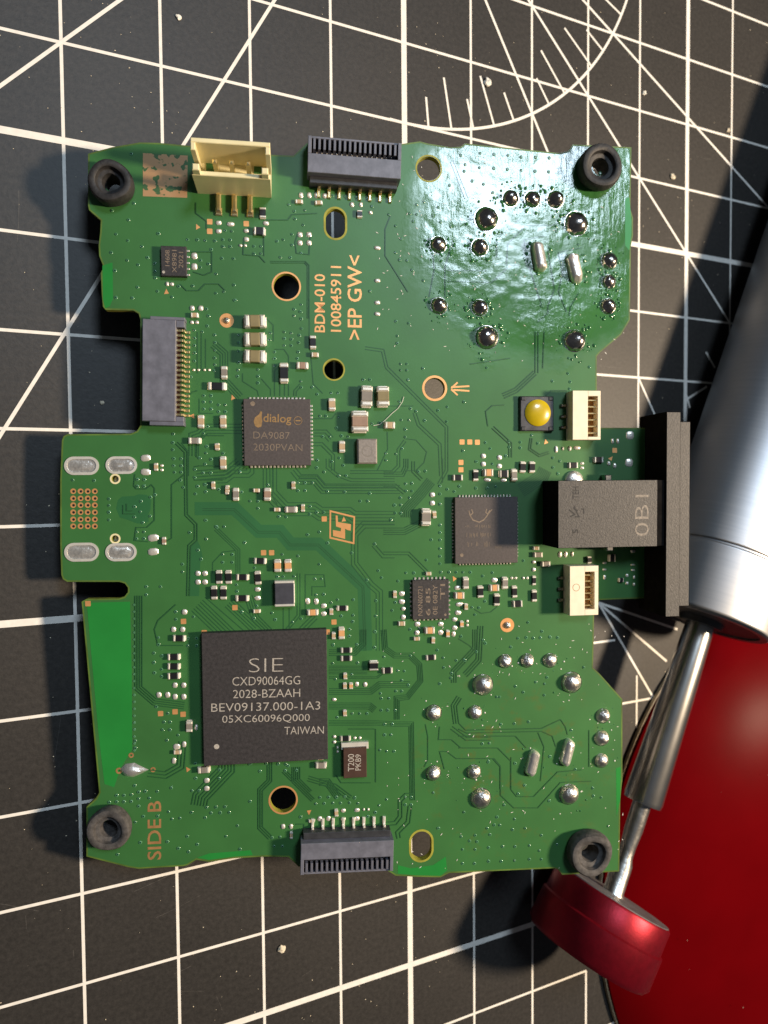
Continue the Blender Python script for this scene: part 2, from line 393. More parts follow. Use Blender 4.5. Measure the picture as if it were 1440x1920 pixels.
crumb(334, 33, 0.40, 'crumb', 'small white crumb on the mat beyond the cream connector', 'plain_white')
crumb(527, 1777, 0.62, 'crumb', 'cream crumb on the mat beside the lower black slotted connector')
crumb(1207, 175, 0.45, 'crumb', 'tiny white crumb just outside the protractor arc', 'plain_white')
crumb(191, 755, 0.28, 'crumb', 'grey fleck in the shadow of the square notch in the board')
crumb(1364, 245, 0.45, 'crumb', 'brown grain where two grid lines cross near the silver barrel')

# ================================================================== DESOLDERING PUMP
TH = 1.138; AX = Vector((math.cos(TH), math.sin(TH), 0)); PC = Vector((105.65, -96.80, 11.8)); PR = 11.5
pump = empty('desoldering_pump', PC)
pump.rotation_euler = AX.to_track_quat('Z', 'Y').to_euler()
tag(pump, 'brushed silver desoldering pump with steel plunger rod and red knob lying on the mat', 'desoldering pump')
mb = MB()
mb.lathe([(PR - 1.6, 0.9), (PR - 1.6, 0.0), (PR - 0.35, -0.02), (PR - .05, 0.25), (PR, 0.4), (PR, 0.8), (PR, 12.0), (PR, 12.3), (PR - 0.04, 12.36), (PR - 0.20, 12.42), (PR - 0.20, 12.70), (PR - 0.04, 12.76), (PR, 12.82), (PR, 13.1), (PR, 127), (PR, 128), (PR - 2.5, 134), (5, 142)], 96)
build(mb, 'barrel', 'barrel', pump)
mb = MB(); mb.lathe([(PR - 1.55, 0.8), (PR - 1.7, 0.35), (4.0, 0.3), (3.6, -0.8), (2.2, -0.8)], 64); build(mb, 'end_cap', 'housing_dark', pump)
mb = MB(); mb.lathe([(2.55, 2.0), (2.55, -2), (3.35, -33.5), (3.2, -34.3), (1.6, -34.4)], 48); build(mb, 'plunger_sleeve', 'steel', pump)
mb = MB(); mb.lathe([(1.62, -30), (1.58, -39), (1.35, -42.0), (1.35, -44), (1.75, -45.2), (1.75, -50.0), (2.3, -50.9)], 40); build(mb, 'plunger_rod', 'steel_worn', pump)
KZ = 7.6
kn = MB(); kn.lathe([(10.0, -58.3 + KZ), (10.3, -58.7 + KZ), (10.35, -62.6 + KZ), (10.75, -62.9 + KZ), (10.8, -68.2 + KZ), (10.2, -69.0 + KZ), (3, -69.2 + KZ)], 96, smooth=True)
ko = build(kn, 'knob', 'red_anodised', pump)
mb = MB(); mb.lathe([(9.95, -58.35 + KZ), (9.8, -58.15 + KZ), (2.2, -58.0 + KZ)], 72); build(mb, 'knob_face', 'knob_face', ko)
# the knob sits a little askew on its rod
bpy.context.view_layer.update()
pv = pump.matrix_world @ Vector((0, 0, (-58.3 + KZ) * MM)); T_ = Matrix.Translation(pv)
ko.matrix_local = pump.matrix_world.inverted() @ T_ @ Matrix.Rotation(math.radians(-9), 4, 'Z') @ T_.inverted() @ pump.matrix_world

# ================================================================== RED DISH
dish = empty('upturned_dish', (154.5, -154.1, 0)); tag(dish, 'glossy dark red domed dish with a cream rim beside the red knob', 'dish')
prof = [(61.8, 0.0), (63.0, 0.3), (63.0, 1.1), (62.5, 1.5)]
mb = MB(); mb.lathe([(62.0, 0.02), (63.1, 0.3), (63.1, 1.0), (62.3, 1.25)], 128); build(mb, 'rim', 'cream_edge', dish)
mb = MB(); mb.lathe([(62.9, 0.95), (62.8, 1.6), (60.5, 3.6), (56, 6.2), (48, 9.6), (38, 12.6), (26, 14.9), (13, 16.2), (0.0, 16.6)], 128); build(mb, 'dome', 'red_gloss', dish)

mb = MB()
for k in range(22):
    r0 = 60 * math.sqrt(random.random()); a = random.uniform(2.3, 4.0); x, y = r0 * math.cos(a), r0 * math.sin(a); q = min(1, r0 / 62.8); z = 16.6 * (1 - q ** 2.1) + 1.0
    z = [16.6, 16.2, 14.9, 12.6, 9.6, 6.2, 3.6, 1.6][min(7, max(0, sum(r0 > t for t in (6, 19, 32, 43, 52, 58.2, 61.6))))] + .35
    mb.poly(circle((x, y), random.uniform(.04, .11), 6), z)
tag(build(mb, 'dust', 'emboss', dish), kind='stuff')
# ================================================================== CIRCUIT BOARD
board = empty('circuit_board', B0); board.rotation_euler = Matrix((BU, BV, BN)).transposed().to_euler()
tag(board, 'green circuit board with black chips, connectors and solder joints, propped on the mat', 'circuit board')
OUT = """165 288,210 276,262 267,300 268,352 273,505 290,550 292,566 277,576 268,752 270,787 265,802 269,845 276,864 275,872 269,1050 287,1066 283,1074 271,1184 276,
1182 392,1187 408,1187 442,1183 460,1181 600,1165 627,1125 661,1119 668,1119 770,1122 802,1217 802,1216 870,1213 880,1213 1050,1215 1062,1212 1118,1208 1122,1124 1125,1114 1150,1112 1252,1124 1263,1167 1311,
1167 1462,1165 1480,1163 1500,1161 1634,1054 1640,1046 1630,1040 1628,842 1637,826 1645,780 1644,742 1642,726 1632,560 1625,541 1607,500 1606,440 1609,392 1616,368 1612,352 1622,344 1624,260 1629,240 1626,162 1606,
162 1513,180 1497,186 1486,153 1128,162 1123,223 1122,233 1119,240 1110,240 1102,234 1094,224 1091,126 1091,118 1086,115 1078,113 1020,113 900,116 826,119 818,126 814,245 813,257 808,263 798,
263 600,260 588,250 582,198 581,193 575,191 555,189 512,194 500,186 480,185 460,188 435,189 413,181 406,167 394,165 385"""
outline = [bp(*map(float, q.split())) for q in OUT.replace('\n', '').split(',')]
def bpx(x, y, h=0): return bp(x, y, h)
def holes():
    H = []
    for x, y, r in ((537, 537, 24), (626, 693, 18), (804, 316, 22), (815, 728, 19), (531, 1500, 24), (216, 898, 6.5), (216, 1010, 6.5), (212, 343, 17), (1128, 312, 17), (207, 1553, 17), (1107, 1600, 17)):
        H.append(circle(bp(x, y), r * scale_at(x, y)))
    for x, y, hx, hy in ((629, 419, 18, 27), (790, 1586, 19, 27)):
        s = scale_at(x, y); H.append(stadium(bp(x, y), hx * s, hy * s))
    return H
place('board_panel', curve_mesh('board_panel', [outline] + holes(), -1.0, 0.0, ['mask', 'edge'], side=True), board)

mb = MB(); rim_ = [Vector(p) for p in outline]; cen = Vector(bp(660, 950))
lp = rim_ + [rim_[0], rim_[1]]; ins = offset(lp, -0.10)
A1 = sum(a.x * b_.y - b_.x * a.y for a, b_ in zip(rim_, rim_[1:] + rim_[:1]))
if A1 > 0: ins = offset(lp, 0.10)
ins = ins[1:-1] + [ins[1]]
ribbon(mb, ins, 0.19, 0.008); build(mb, 'routed_rim', 'rim_green', board)

Z_ = {'A': (150, 240, 4), 'B': (500, 240, 4), 'C': (840, 250, 4), 'D': (230, 560, 4), 'E': (560, 560, 4), 'F': (840, 580, 3.6), 'G': (100, 800, 4.5), 'H': (380, 860, 4),
      'I': (720, 860, 4), 'J': (1000, 860, 4.5), 'N': (280, 1140, 3.79), 'K': (600, 1180, 4.5), 'S': (860, 1160, 4.5), 'L': (140, 1380, 4), 'V': (480, 1420, 4), 'W': (800, 1380, 3.79), 'Y': (0, 1040, 3), 'X': (0, 480, 3)}
def zp(k, x, y): o = Z_[k]; return o[0] + x / o[2], o[1] + y / o[2]

# ---- copper patterns under the mask: gaps show as darker lines
TR = [
 ('H', '385,70 385,110 350,140 235,140 180,180 0,185', 4, 26), ('H', '555,70 555,240 640,330 850,330 900,365 1110,365 1150,395 1440,395', 5, 24), ('H', '525,70 525,290 560,340', 1, 0),
 ('H', '700,70 740,120 860,120 920,190 1440,190', 3, 24), ('H', '950,0 950,60 1010,110 1120,150 1440,150', 2, 22), ('H', '0,375 240,375 420,545 580,545 660,640 870,640 1210,960 1225,1440', 2, 14),
 ('H', '1440,520 1220,520 1165,580 1165,780 1280,930 1350,990 1350,1440', 3, 24), ('H', '110,515 280,680 280,860', 3, 14), ('H', '0,1060 250,1300', 6, 22), ('H', '20,1040 320,1300', 1, 20), ('H', '170,1110 370,1300', 5, -20),
 ('H', '370,1020 420,1180 540,1300', 4, 18), ('H', '605,1120 605,1300', 1, 0), ('H', '650,1120 650,1300', 1, 0), ('H', '730,860 730,1180 640,1290', 2, 20), ('H', '860,1200 760,1300', 3, 22), ('H', '770,1200 770,870 910,870 920,960 820,960 820,1030', 1, 0),
 ('H', '75,860 75,780 150,700 240,690', 1, 0), ('H', '1290,640 1360,720 1440,720', 2, 24),
 ('E', '110,900 250,900 280,860', 1, 0), ('E', '110,985 210,985 260,1040', 3, 22), ('E', '110,1080 180,1080 270,1170 270,1290', 2, 22), ('E', '0,1330 140,1330 200,1400 760,1400', 4, 20), ('E', '390,1290 700,1290 740,1250 740,1130 790,1060', 2, 20),
 ('E', '500,360 640,380 670,510 1120,960 1120,1290 1060,1400', 2, 20), ('E', '880,850 910,940 1070,1090 1080,1330', 2, 22), ('E', '800,1050 880,1060 960,1150 940,1230 880,1290 790,1290', 1, 0), ('E', '665,1000 668,1130 590,1290', 1, 0), ('E', '80,0 80,290 110,640 180,710', 1, 0), ('E', '660,805 860,805', 1, 0),
 ('D', '560,250 560,560', 1, 0), ('D', '590,260 590,540', 1, 0), ('D', '622,300 622,520', 1, 0), ('D', '700,320 790,400 790,600 900,720', 4, 18), ('D', '1020,730 1010,690 900,620 900,560', 1, 0), ('D', '1110,730 1110,680 1040,600', 1, 0), ('D', '1140,730 1140,540 1180,500', 1, 0),
 ('D', '1180,730 1180,630', 1, 0), ('D', '1215,730 1215,640', 1, 0), ('D', '1245,730 1245,640', 1, 0), ('D', '1285,730 1285,690 1330,640', 2, 18), ('D', '900,1010 640,1010 600,1050 570,1060 570,1180', 4, 22), ('D', '440,1080 495,1150 495,1330', 1, 0), ('D', '900,1250 800,1340 560,1360', 4, 22),
 ('D', '1080,150 1130,200 1130,320', 1, 0), ('D', '1140,380 1210,380 1245,430 1245,540', 1, 0), ('D', '575,750 575,860 680,860', 1, 0), ('D', '480,750 520,700 560,690', 1, 0),
 ('I', '0,100 130,100 150,60 150,0', 3, 16), ('I', '440,0 440,180', 1, 0), ('I', '0,190 90,190 160,250', 2, 20), ('I', '380,190 300,290 200,400 200,440', 6, 14), ('I', '0,520 150,520 270,460', 4, 16), ('I', '0,700 190,700 330,840', 2, 20), ('I', '680,1130 730,1160 800,1150 850,1110', 1, 0),
 ('I', '1000,200 1150,100 1170,60', 8, 14), ('I', '560,1350 640,1400 680,1440', 1, 0), ('I', '700,1280 700,1440', 2, 16), ('I', '230,20 230,90 290,150', 2, 20),
 ('K', '80,310 400,310', 6, 13), ('K', '80,400 480,400 560,340', 2, 13), ('K', '80,500 420,500 500,440 760,440', 4, 16), ('K', '80,620 430,620 480,660', 5, 13), ('K', '80,770 480,770 640,780 790,780 800,1440', 4, 13), ('K', '560,0 570,150 640,200 770,200 860,290 870,440 750,590 670,600 670,760', 4, 14),
 ('K', '390,0 390,130 300,220 80,220', 4, 16), ('K', '1330,0 1330,170 1150,360 1150,450', 3, 20), ('K', '1120,820 1240,910 1440,910', 2, 26), ('K', '1010,820 1000,930 1110,930 1190,1000 1440,1000', 1, 0), ('K', '890,800 910,900 910,1100 880,1160', 1, 0), ('K', '1050,1180 1010,1030 1070,1030 1150,1090 1440,1090', 1, 0),
 ('K', '470,840 470,1290', 1, 0), ('K', '240,840 460,840', 1, 0), ('K', '0,1260 80,1260 180,1400', 5, 14), ('K', '1160,560 1110,640 1130,800', 3, -22),
 ('S', '0,880 60,940 700,925 860,850 900,910 920,980', 1, 0), ('S', '0,930 70,965 700,950 790,990 820,1080', 1, 0), ('S', '0,990 480,990 570,1090', 1, 0), ('S', '0,1090 330,1090 440,1200 440,1440', 1, 0), ('S', '0,1180 300,1180 350,1240 350,1440', 1, 0), ('S', '670,960 720,1080 690,1370', 1, 0),
 ('S', '40,460 60,440 150,340 165,60', 3, 22), ('S', '1100,940 1100,1250', 1, 0),
 ('W', '600,150 600,380 640,430 760,430 930,255 1100,240', 1, 0), ('W', '210,160 470,160 525,220 525,420 620,510 790,510 950,330 1170,320', 1, 0),
 ('L', '1200,190 1200,270 1000,480 990,530', 6, 22), ('V', '120,0 120,180 50,250 50,520 120,590', 3, 16), ('V', '220,90 440,310', 3, 14), ('V', '330,70 330,160 420,250', 5, 14), ('V', '400,140 600,200 720,290', 3, 18), ('V', '600,130 640,190 860,190', 1, 0), ('V', '360,560 360,500 300,500', 1, 0),
 ('V', '930,490 1040,480 1070,440 1070,320 1120,270 1180,270', 2, 26), ('V', '1060,610 1050,560 1130,480 1145,360', 2, 26),
 ('G', '1050,130 1130,210 1135,740 1215,820 1215,960 1160,1010 1150,1430', 2, 20), ('G', '1100,260 1110,400 1000,490 1000,940 950,970', 1, 0), ('G', '690,400 680,500 700,525 780,525 830,490 855,520 855,790 790,850 700,850 685,960 800,970', 1, 0), ('G', '1430,450 1190,450', 1, 0), ('G', '1440,330 1230,330 1190,340', 1, 0), ('G', '1210,260 1215,120 1270,75 1440,75', 1, 0),
 ('G', '590,660 590,735 690,735', 1, 0), ('G', '620,650 620,710 670,710', 1, 0),
 ('Y', '800,230 800,740 880,810 1040,830', 4, 12), ('Y', '990,280 890,370 870,420 890,510 1030,510', 1, 0), ('Y', '760,560 760,560 760,580', 1, 0), ('Y', '840,1210 930,1220 1000,1180 1010,1050', 3, 18),
 ('C', '545,640 370,790 365,930', 1, 0), ('C', '440,990 450,830 590,690 790,690 840,660', 1, 0), ('C', '0,1030 290,1030', 1, 0), ('C', '0,1110 190,1115 330,1120 470,990 540,990', 1, 0), ('C', '720,770 570,800 610,1000 710,1310', 1, 0), ('C', '750,880 800,1170 750,1300 750,1350 670,1420', 1, 0),
 ('C', '1000,860 830,895 860,1050 830,1190 890,1340', 1, 0), ('C', '980,1200 920,1300 910,1370', 1, 0), ('C', '40,200 150,480', 2, 24),
 ('B', '930,660 890,760 890,960 1060,1230', 1, 0), ('B', '1245,920 1260,1060 1220,1270', 1, 0), ('B', '1380,900 1340,1050 1340,1270', 1, 0), ('B', '0,690 160,690 190,650 380,640', 1, 0), ('B', '240,780 215,860 225,940 320,950 330,790', 1, 0), ('B', '30,1000 290,1000 320,1030 320,1430', 2, 12),
 ('A', '870,560 870,640 950,700 950,760', 1, 0), ('A', '1090,1220 1040,1170 940,1170 890,1220 800,1220 750,1170', 1, 0), ('A', '800,930 990,930 990,1080 930,1105 850,1080', 1, 0), ('A', '1230,840 1225,950 1345,960 1390,1010', 1, 0), ('A', '1380,800 1380,960', 1, 0),
 ('F', '270,790 255,690 300,650 380,645', 1, 0), ('F', '310,790 430,900 430,1000', 2, 18), ('F', '570,870 560,940 620,980 680,960', 2, 14), ('F', '660,580 700,548 800,548', 1, 0), ('F', '600,440 470,560 380,600', 3, 16), ('F', '590,430 590,150', 2, 20), ('F', '650,150 640,400', 1, 0), ('F', '150,370 420,330', 1, 0),
]
mb = MB(); zz = 0.012
PXL = scale_at(700, 960)
for k, s, n, sp in TR:
    pts = [bp(*zp(k, *map(float, q.split(',')))) for q in s.split()]
    pts = [p for i, p in enumerate(pts) if i == 0 or (Vector(p) - Vector(pts[i - 1])).length > 0.02]
    if len(pts) < 2: continue
    for q in range(n):
        P = offset(pts, -q * sp / Z_[k][2] * PXL) if q else pts
        zz += 0.00025; ribbon(mb, P, (min(1.7, abs(sp) / Z_[k][2] * 0.42) if n > 1 else 1.7) * PXL, zz)
tag(build(mb, 'copper_gap', 'clearance', board), kind='stuff')
# dark areas without copper and pale bare-laminate strips
mb = MB()
def patch(mb, k, s, z, mi=0): mb.poly([bp(*(zp(k, *map(float, q.split(','))) if k else map(float, q.split(',')))) for q in s.split()][::-1], z, mi)
ribbon(mb, [bp(*zp('H', *q)) for q in ((-60, 375), (240, 375), (420, 545), (580, 545), (660, 640), (870, 640), (1210, 960), (1225, 1440))], 24 * PXL, 0.006)
patch(mb, 'G', '530,690 545,620 580,590 680,585 720,570 790,575 825,620 820,700 800,740 805,800 760,820 700,815 640,790 560,765', 0.007)
patch(mb, 'G', '1160,1010 1215,960 1240,1010 1260,1100 1240,1150 1230,1430 1150,1430', 0.0085)
for c in ((626, 693, 27), (804, 316, 30)):
    mb.poly(circle(bp(c[0], c[1]), 0.1)); mb.f.pop(); mb.m.pop(); mb.sm.pop(); del mb.v[-28:]
build(mb, 'bare_area', 'deep', board)
for s_ in (
    '163,1136 170,1130 244,1128 247,1260 248,1405 226,1440 214,1476 196,1470 185,1380',
    '192,498 211,492 212,560 206,574 197,578 193,560',
    '370,1608 392,1600 470,1594 474,1603 440,1606 392,1612',
    '746,1622 770,1628 812,1622 836,1606 838,1632 826,1642 780,1641 746,1638',
    '1155,1440 1164,1438 1163,1500 1156,1530',
    '1172,372 1180,370 1184,412 1184,440 1180,470 1172,460',
):
    mb = MB(); patch(mb, None, s_, 0.010); build(mb, 'bare_laminate', 'laminate', board)

# ---- vias
VI = {
'A': '385,195 405,565 240,620 365,690 272,797 588,793 360,845 465,890 235,935 355,993 437,1027 507,972 560,1015 562,1075 565,1125 262,1070 432,1195 582,1225 270,1272 393,1275 690,1268 740,1188 845,1185 1155,1178 1022,1095 1165,1290 1020,1240 1080,1228 808,838 880,840 940,845 1012,848 1072,838 1127,840 1072,890 1127,890 1065,978 1152,980 985,912 905,993 963,1020 903,1045 1090,770 1140,775 1305,888 1358,888 1305,943 1358,943',
'B': '165,575 208,625 288,618 212,682 275,728 190,798 78,850 125,838 190,878 258,938 103,970 178,972 260,1325 208,1360 258,1380 205,1408 260,1435 495,508 588,515 672,520 757,525 790,588 917,650 968,735 1010,832 967,935 1055,995 998,990 1125,575 1180,555 1075,642 1125,648 1248,660 1100,700 1285,595 1303,705 1380,740 1370,430 1175,1145 775,1225 1090,1065',
'C': '240,150 345,158 448,165 548,178 655,180 758,185 235,258 343,262 445,270 548,278 652,285 755,290 180,358 265,382 128,235 95,165 335,445 120,285 1215,465 815,735 980,835 760,855 700,1295 1140,300',
'D': '840,12 628,78 643,130 635,205 538,237 597,250 690,273 538,297 692,330 538,352 538,408 692,388 690,445 692,495 538,468 512,587 685,540 870,272 868,330 870,392 870,480 865,535 862,583 1015,532 1015,583 1015,632 608,728 663,728 608,775 663,775 608,828 663,828 720,797 770,797 720,848 770,848 607,1010 637,960 380,1015 377,1080 377,1133 383,1200 440,1200 383,1253 440,1253 390,1302 440,1302 435,1360 455,1415 630,1108 625,1158 753,1160 573,1195 663,1205 620,1240 545,1280 540,1340 603,1307 660,1307 880,1302 562,1408 1285,80 1332,98 1285,128 1340,150 1342,225 1212,250 1265,258 1212,300 1265,305 1212,352 1265,352 1325,275 1320,330 1317,400 1310,450 1140,400 1140,450 1140,500 1337,620 1340,665 1422,665 1110,258 1100,308 108,1357 163,1357 108,1407 160,1407 1090,1395 1370,1380',
'E': '485,608 535,608 820,610 245,707 297,707 140,717 105,662 300,885 160,880 205,880 285,970 180,1035 235,1035 322,1030 372,1035 140,1212 250,1222 305,1195 335,1250 190,1300 305,1328 357,1328 135,1268 50,1380 105,1380 550,937 605,932 655,1160 655,1212 730,1165 775,1125 800,1038 800,980 770,910 828,910 945,915 1110,922 880,845 840,825 1045,838 1115,812 1240,775 755,773 765,490 812,490 765,537 812,537 932,523 730,170 740,280 740,335 825,185 900,1297 950,1295 802,1388 850,1385 1060,1403 1205,1408 1330,1420 1232,1140 1330,1222',
'F': '107,625 262,395 705,485 955,390 815,330 195,1027 300,1043 390,990 285,940 410,892 488,897 412,930 488,935 253,900 755,1025 707,1003 708,1068 742,1110 565,850 605,905 190,1208 75,1195 268,1208 42,1230 810,433 825,490 820,537',
'G': '165,450 345,455 470,610 470,665 470,722 470,787 710,445 768,445 708,503 765,503 820,595 858,575 740,630 685,675 735,718 685,762 818,755 755,810 703,888 765,888 703,945 765,945 1018,270 1078,272 1018,330 1078,330 1073,452 1100,513 1090,1160 1090,1225 785,1350 785,1418 1150,893 1290,947 1290,790 1380,848 1195,360 1262,390 1330,390 1195,430 1218,503 1288,490 1285,550 1200,567 1220,1042 1248,1118 905,1350 1240,265 1280,320 1300,165',
'H': '60,108 18,195 280,100 120,230 292,250 355,318 415,320 415,372 25,248 488,195 715,182 768,182 825,182 715,240 768,240 935,245 1065,250 1252,260 1182,318 1237,318 805,358 803,415 855,402 908,402 570,435 627,438 22,462 100,510 162,510 28,605 315,630 150,718 223,718 150,777 223,777 875,550 787,570 937,632 1118,707 715,730 598,718 875,792 560,885 605,885 685,882 842,902 892,902 850,1022 908,1018 1012,1058 965,1080 1130,1058 1300,1065 1318,840 1342,892 1232,910 1290,640 390,818 255,945 258,995 405,1103 293,1150 385,1197 545,1207 675,1225 740,1200 520,1157 1040,1180 1128,1175 1125,1222 1298,1180 1100,1280 1100,1330 1295,1298 1157,1393 1290,1415 980,1400 912,100 1020,130 1078,128 857,68 1438,350 1412,460',
'I': '257,95 312,92 420,205 475,230 567,208 530,247 690,222 772,225 838,208 165,187 210,187 165,243 210,243 123,293 192,293 82,348 125,348 85,408 125,410 50,463 420,342 420,265 420,498 420,555 420,610 420,675 420,732 420,788 355,608 318,760 165,857 225,857 427,852 488,852 542,852 592,852 648,852 740,880 813,855 105,918 85,1078 62,1138 660,1115 712,1118 757,1070 682,1170 195,1280 1068,1340 1120,1345 1175,1343 1247,1340 1302,1342 1080,1228 1185,1295 760,1385 1045,765 1270,65 1302,110',
'N': '188,27 190,80 315,62 65,210 65,260 90,340 33,388 37,460 88,435 88,485 33,320 50,700 132,748 105,810 148,810 93,865 147,865 125,940 205,903 330,1210 500,1150 495,1210 720,1105 788,1158 830,1105 918,1105 970,1110 1048,1152 965,1155 335,268 335,215 275,215 275,268',
'K': '110,130 312,128 460,152 462,18 245,58 318,282 107,287 540,232 763,222 1040,240 990,175 655,348 712,352 130,420 268,380 690,430 745,470 690,520 510,540 640,520 518,582 582,582 518,682 572,682 635,682 545,800 610,800 545,890 600,890 505,1018 563,1028 625,1028 272,710 335,710 397,710 145,742 1110,370 1103,410 1010,458 1045,322 1150,262 1222,262 72,1415 140,1415 207,1412 295,1415 770,1415',
'V': '480,300 545,298 605,297 668,295 740,303 448,348 512,345 577,342 635,342 702,340 765,345 838,443 335,447 895,412 980,315 925,360 1120,298 1165,298 1120,355 1165,355 1330,265 120,602 180,597 135,665 198,665 78,47 165,50 220,100 305,97 240,62 28,105 1370,530',
'L': '455,35 455,90 450,372 480,420 530,415 620,415 315,445 370,445 425,440 260,497 315,493 370,493 425,490 480,470 480,525 560,465 725,388 705,568 515,602 622,600 730,622 790,615 877,572 980,612 990,535 1060,533 1128,530 1023,577 1092,575 1160,573 845,752 1135,752 1222,672 920,812 695,792 492,798 778,842 855,868 1240,848 455,645 322,888 1315,490 1388,262 880,410 932,410 910,318 905,205 1310,210',
'S': '50,350 20,150 150,280 205,180 225,205 500,165 570,160 630,165 690,160 770,155 480,570 545,620 722,645 590,870 470,885 355,890 200,1055 260,1050 250,1210 475,1220 555,1405 950,940 985,1270 770,1165 650,535 725,550 320,660 345,660 745,495 440,240 1055,410',
'W': '345,705 450,700 245,715 305,745 357,750 610,665 700,655 625,590 550,490 480,632 520,632 430,655 80,655 265,540 500,575 870,460 1185,425 1180,370 1240,437 925,770 815,705 800,815 345,805 255,805 440,792 540,785 628,785 730,778 340,905 255,905 440,890 530,890 625,885 730,875 815,875 1110,735 700,350 650,410 630,195 440,180 875,145 1290,640',
}
bm = MB()
for k, s in VI.items():
    for q in s.split():
        px, py = zp(k, *map(float, q.split(',')));  c = bp(px, py); r = PXL * random.uniform(2.5, 3.2)
        bm.lathe([(r * 1.1, 0.03), (r * .95, 0.06), (r * 0.66, 0.085), (r * 0.55, 0.080), (r * .5, .05)], 10, c=c); bm.f.pop(); bm.m.pop(); bm.sm.pop(); bm.lathe([(r * .54, 0.078), (r * .36, 0.045), (0.0, 0.035)], 8, 1, c=c)
for y in range(1134, 1410, 13):
    bm.lathe([(0.19, 0.03), (0.12, 0.075), (0.0, 0.05)], 8, c=bp(252, y))
tag(build(bm, 'via', ['via', 'via_hole'], board), kind='stuff')

# ---- copper rings round the mounting holes, copper pads, copper lettering
def ring(name, px, py, r0, r1, mat, z=0.016):
    s = scale_at(px, py); c = bp(px, py); me = curve_mesh(name, [circle((0, 0), r1 * s, 40), circle((0, 0), r0 * s, 40)], 0.0, z, [mat]); place(name, me, board, (c[0], c[1], 0.002))
for q in ((537, 537, 24.3, 27.5), (815, 728, 19.3, 23.5), (531, 1500, 24.3, 27.5)): ring('copper_ring', *q, 'copper')
for q in ((626, 693, 18.2, 21), (804, 316, 22.2, 25)): ring('bare_ring', *q, 'edge')
for q in ((216, 898, 6.7, 10), (216, 1010, 6.7, 10)): ring('bare_ring', *q, 'cream')
for x, y, hx, hy in ((629, 419, 18, 27), (790, 1586, 19, 27)):
    s = scale_at(x, y); c = bp(x, y)
    place('bare_ring', curve_mesh('bare_ring', [stadium((0, 0), (hx + 4) * s, (hy + 4) * s), stadium((0, 0), (hx + .2) * s, (hy + .2) * s)], 0, 0.016, ['edge']), board, (c[0], c[1], 0.002))
def rounded(hx, hy, r, n=4):
    out = []
    for q, (sx, sy) in enumerate(((1, 1), (-1, 1), (-1, -1), (1, -1))):
        for k in range(n + 1):
            a = math.pi / 2 * (q + k / n); out.append((sx * (hx - r) + r * math.cos(a), sy * (hy - r) + r * math.sin(a)))
    return out
mb = MB(); mb.poly(rounded(0.5, 0.5, 0.13), 0.0); PAD = mb.mesh('test_pad', ['copper'])
QP = {'A': '973,703 973,775 1247,718', 'E': '1225,1075 1283,1075 1340,1077 1217,1228 1217,1283', 'H': '912,452 457,705 517,705 242,1117 985,1225 935,1300 12,1305', 'N': '243,95 80,750 183,737 240,755', 'F': '1125,952', 'Y': '495,275'}
for k, s in QP.items():
    for q in s.split():
        px, py = zp(k, *map(float, q.split(','))); c = bp(px, py); place('test_pad', PAD, board, (c[0], c[1], 0.022), 0, (9.6 * PXL, 9.6 * PXL, 1))
mb = MB(); mb.poly([(-0.4, -0.42), (0.42, -0.30), (0.0, 0.5)], 0.0); TRI = mb.mesh('pin_one_mark', ['copper'])
for k, x, y, rz in (('A', 880, 740, .4), ('A', 648, 1228, 0), ('D', 825, 740, .3), ('D', 520, 880, 1.5), ('F', 660, 893, .2), ('I', 525, 898, .5), ('V', 398, 412, 3.1), ('F', 1100, 1005, -.7), ('N', 272, 1145, .5), ('H', 1058, 455, 0)):
    c = bp(*zp(k, x, y)); place('pin_one_mark', TRI, board, (c[0], c[1], 0.024), rz, (0.75, 0.75, 1))
text_on('printed_text', 'BDM-010', (599.5, 623), (599.5, 514), 20, 0, 'copper', board, 0.012)
text_on('printed_text', '100845911', (630, 622), (630, 499), 20, 0, 'copper', board, 0.010)
text_on('printed_text', '>EP GW<', (665, 637), (665, 479), 27, 0, 'copper', board, 0.010)
text_on('printed_text', 'SIDE B', (289.5, 1612), (289.5, 1502), 26, 0, 'copper_dull', board, 0.012)
# arrow by the ringed hole
mb = MB()
for a, b_ in (((846, 726), (880, 724)), ((850, 731), (880, 733)), ((846, 728), (858, 717)), ((846, 730), (858, 741))): ribbon(mb, [bp(*a), bp(*b_)], 3.2 * PXL, 0.024 + 0.001 * len(mb.f))
build(mb, 'printed_arrow', 'copper', board)
# leaning framed emblem
fr = [zp('H', *q) for q in ((952, 385), (1143, 432), (1138, 642), (950, 598))]
def inset(P, k):
    cx = sum(p[0] for p in P) / 4; cy = sum(p[1] for p in P) / 4; return [(cx + (x - cx) * k, cy + (y - cy) * k) for x, y in P]
mb = MB(); o_ = [bp(*q) for q in fr]; i_ = [bp(*q) for q in inset(fr, 0.875)]
for k in range(4): mb.poly([o_[k], i_[k], i_[(k + 1) % 4], o_[(k + 1) % 4]], 0.022)
mb.poly([bp(*zp('H', *q)) for q in ((997, 425), (1012, 428), (1015, 475), (1112, 492), (1110, 540), (1085, 535), (1068, 525), (1068, 602), (978, 580), (976, 535), (1035, 545), (1038, 520), (1000, 508))][::-1], 0.022)
build(mb, 'printed_emblem', 'copper', board)
# worn copper patch beside the cream connector
mb = MB(); patch(mb, None, '268,287 352,292 351,371 268,368', 0.02); build(mb, 'copper_patch', 'code_panel', board)
# copper thermal grid beside the port lugs
mb = MB(); mb.poly(circle((0, 0), 0.36, 18), 0.0); mb.poly(circle((0.05, -.02), 0.17, 12), 0.008, 1)
TG = mb.mesh('thermal_pad', ['copper', 'ink_black'])
for x in (168, 230, 290, 350):
    for y in (545, 605, 662, 722, 782, 840):
        c = bp(*zp('G', x, y)); place('thermal_pad', TG, board, (c[0], c[1], 0.022), 0, (1.0, 1.0, 1))

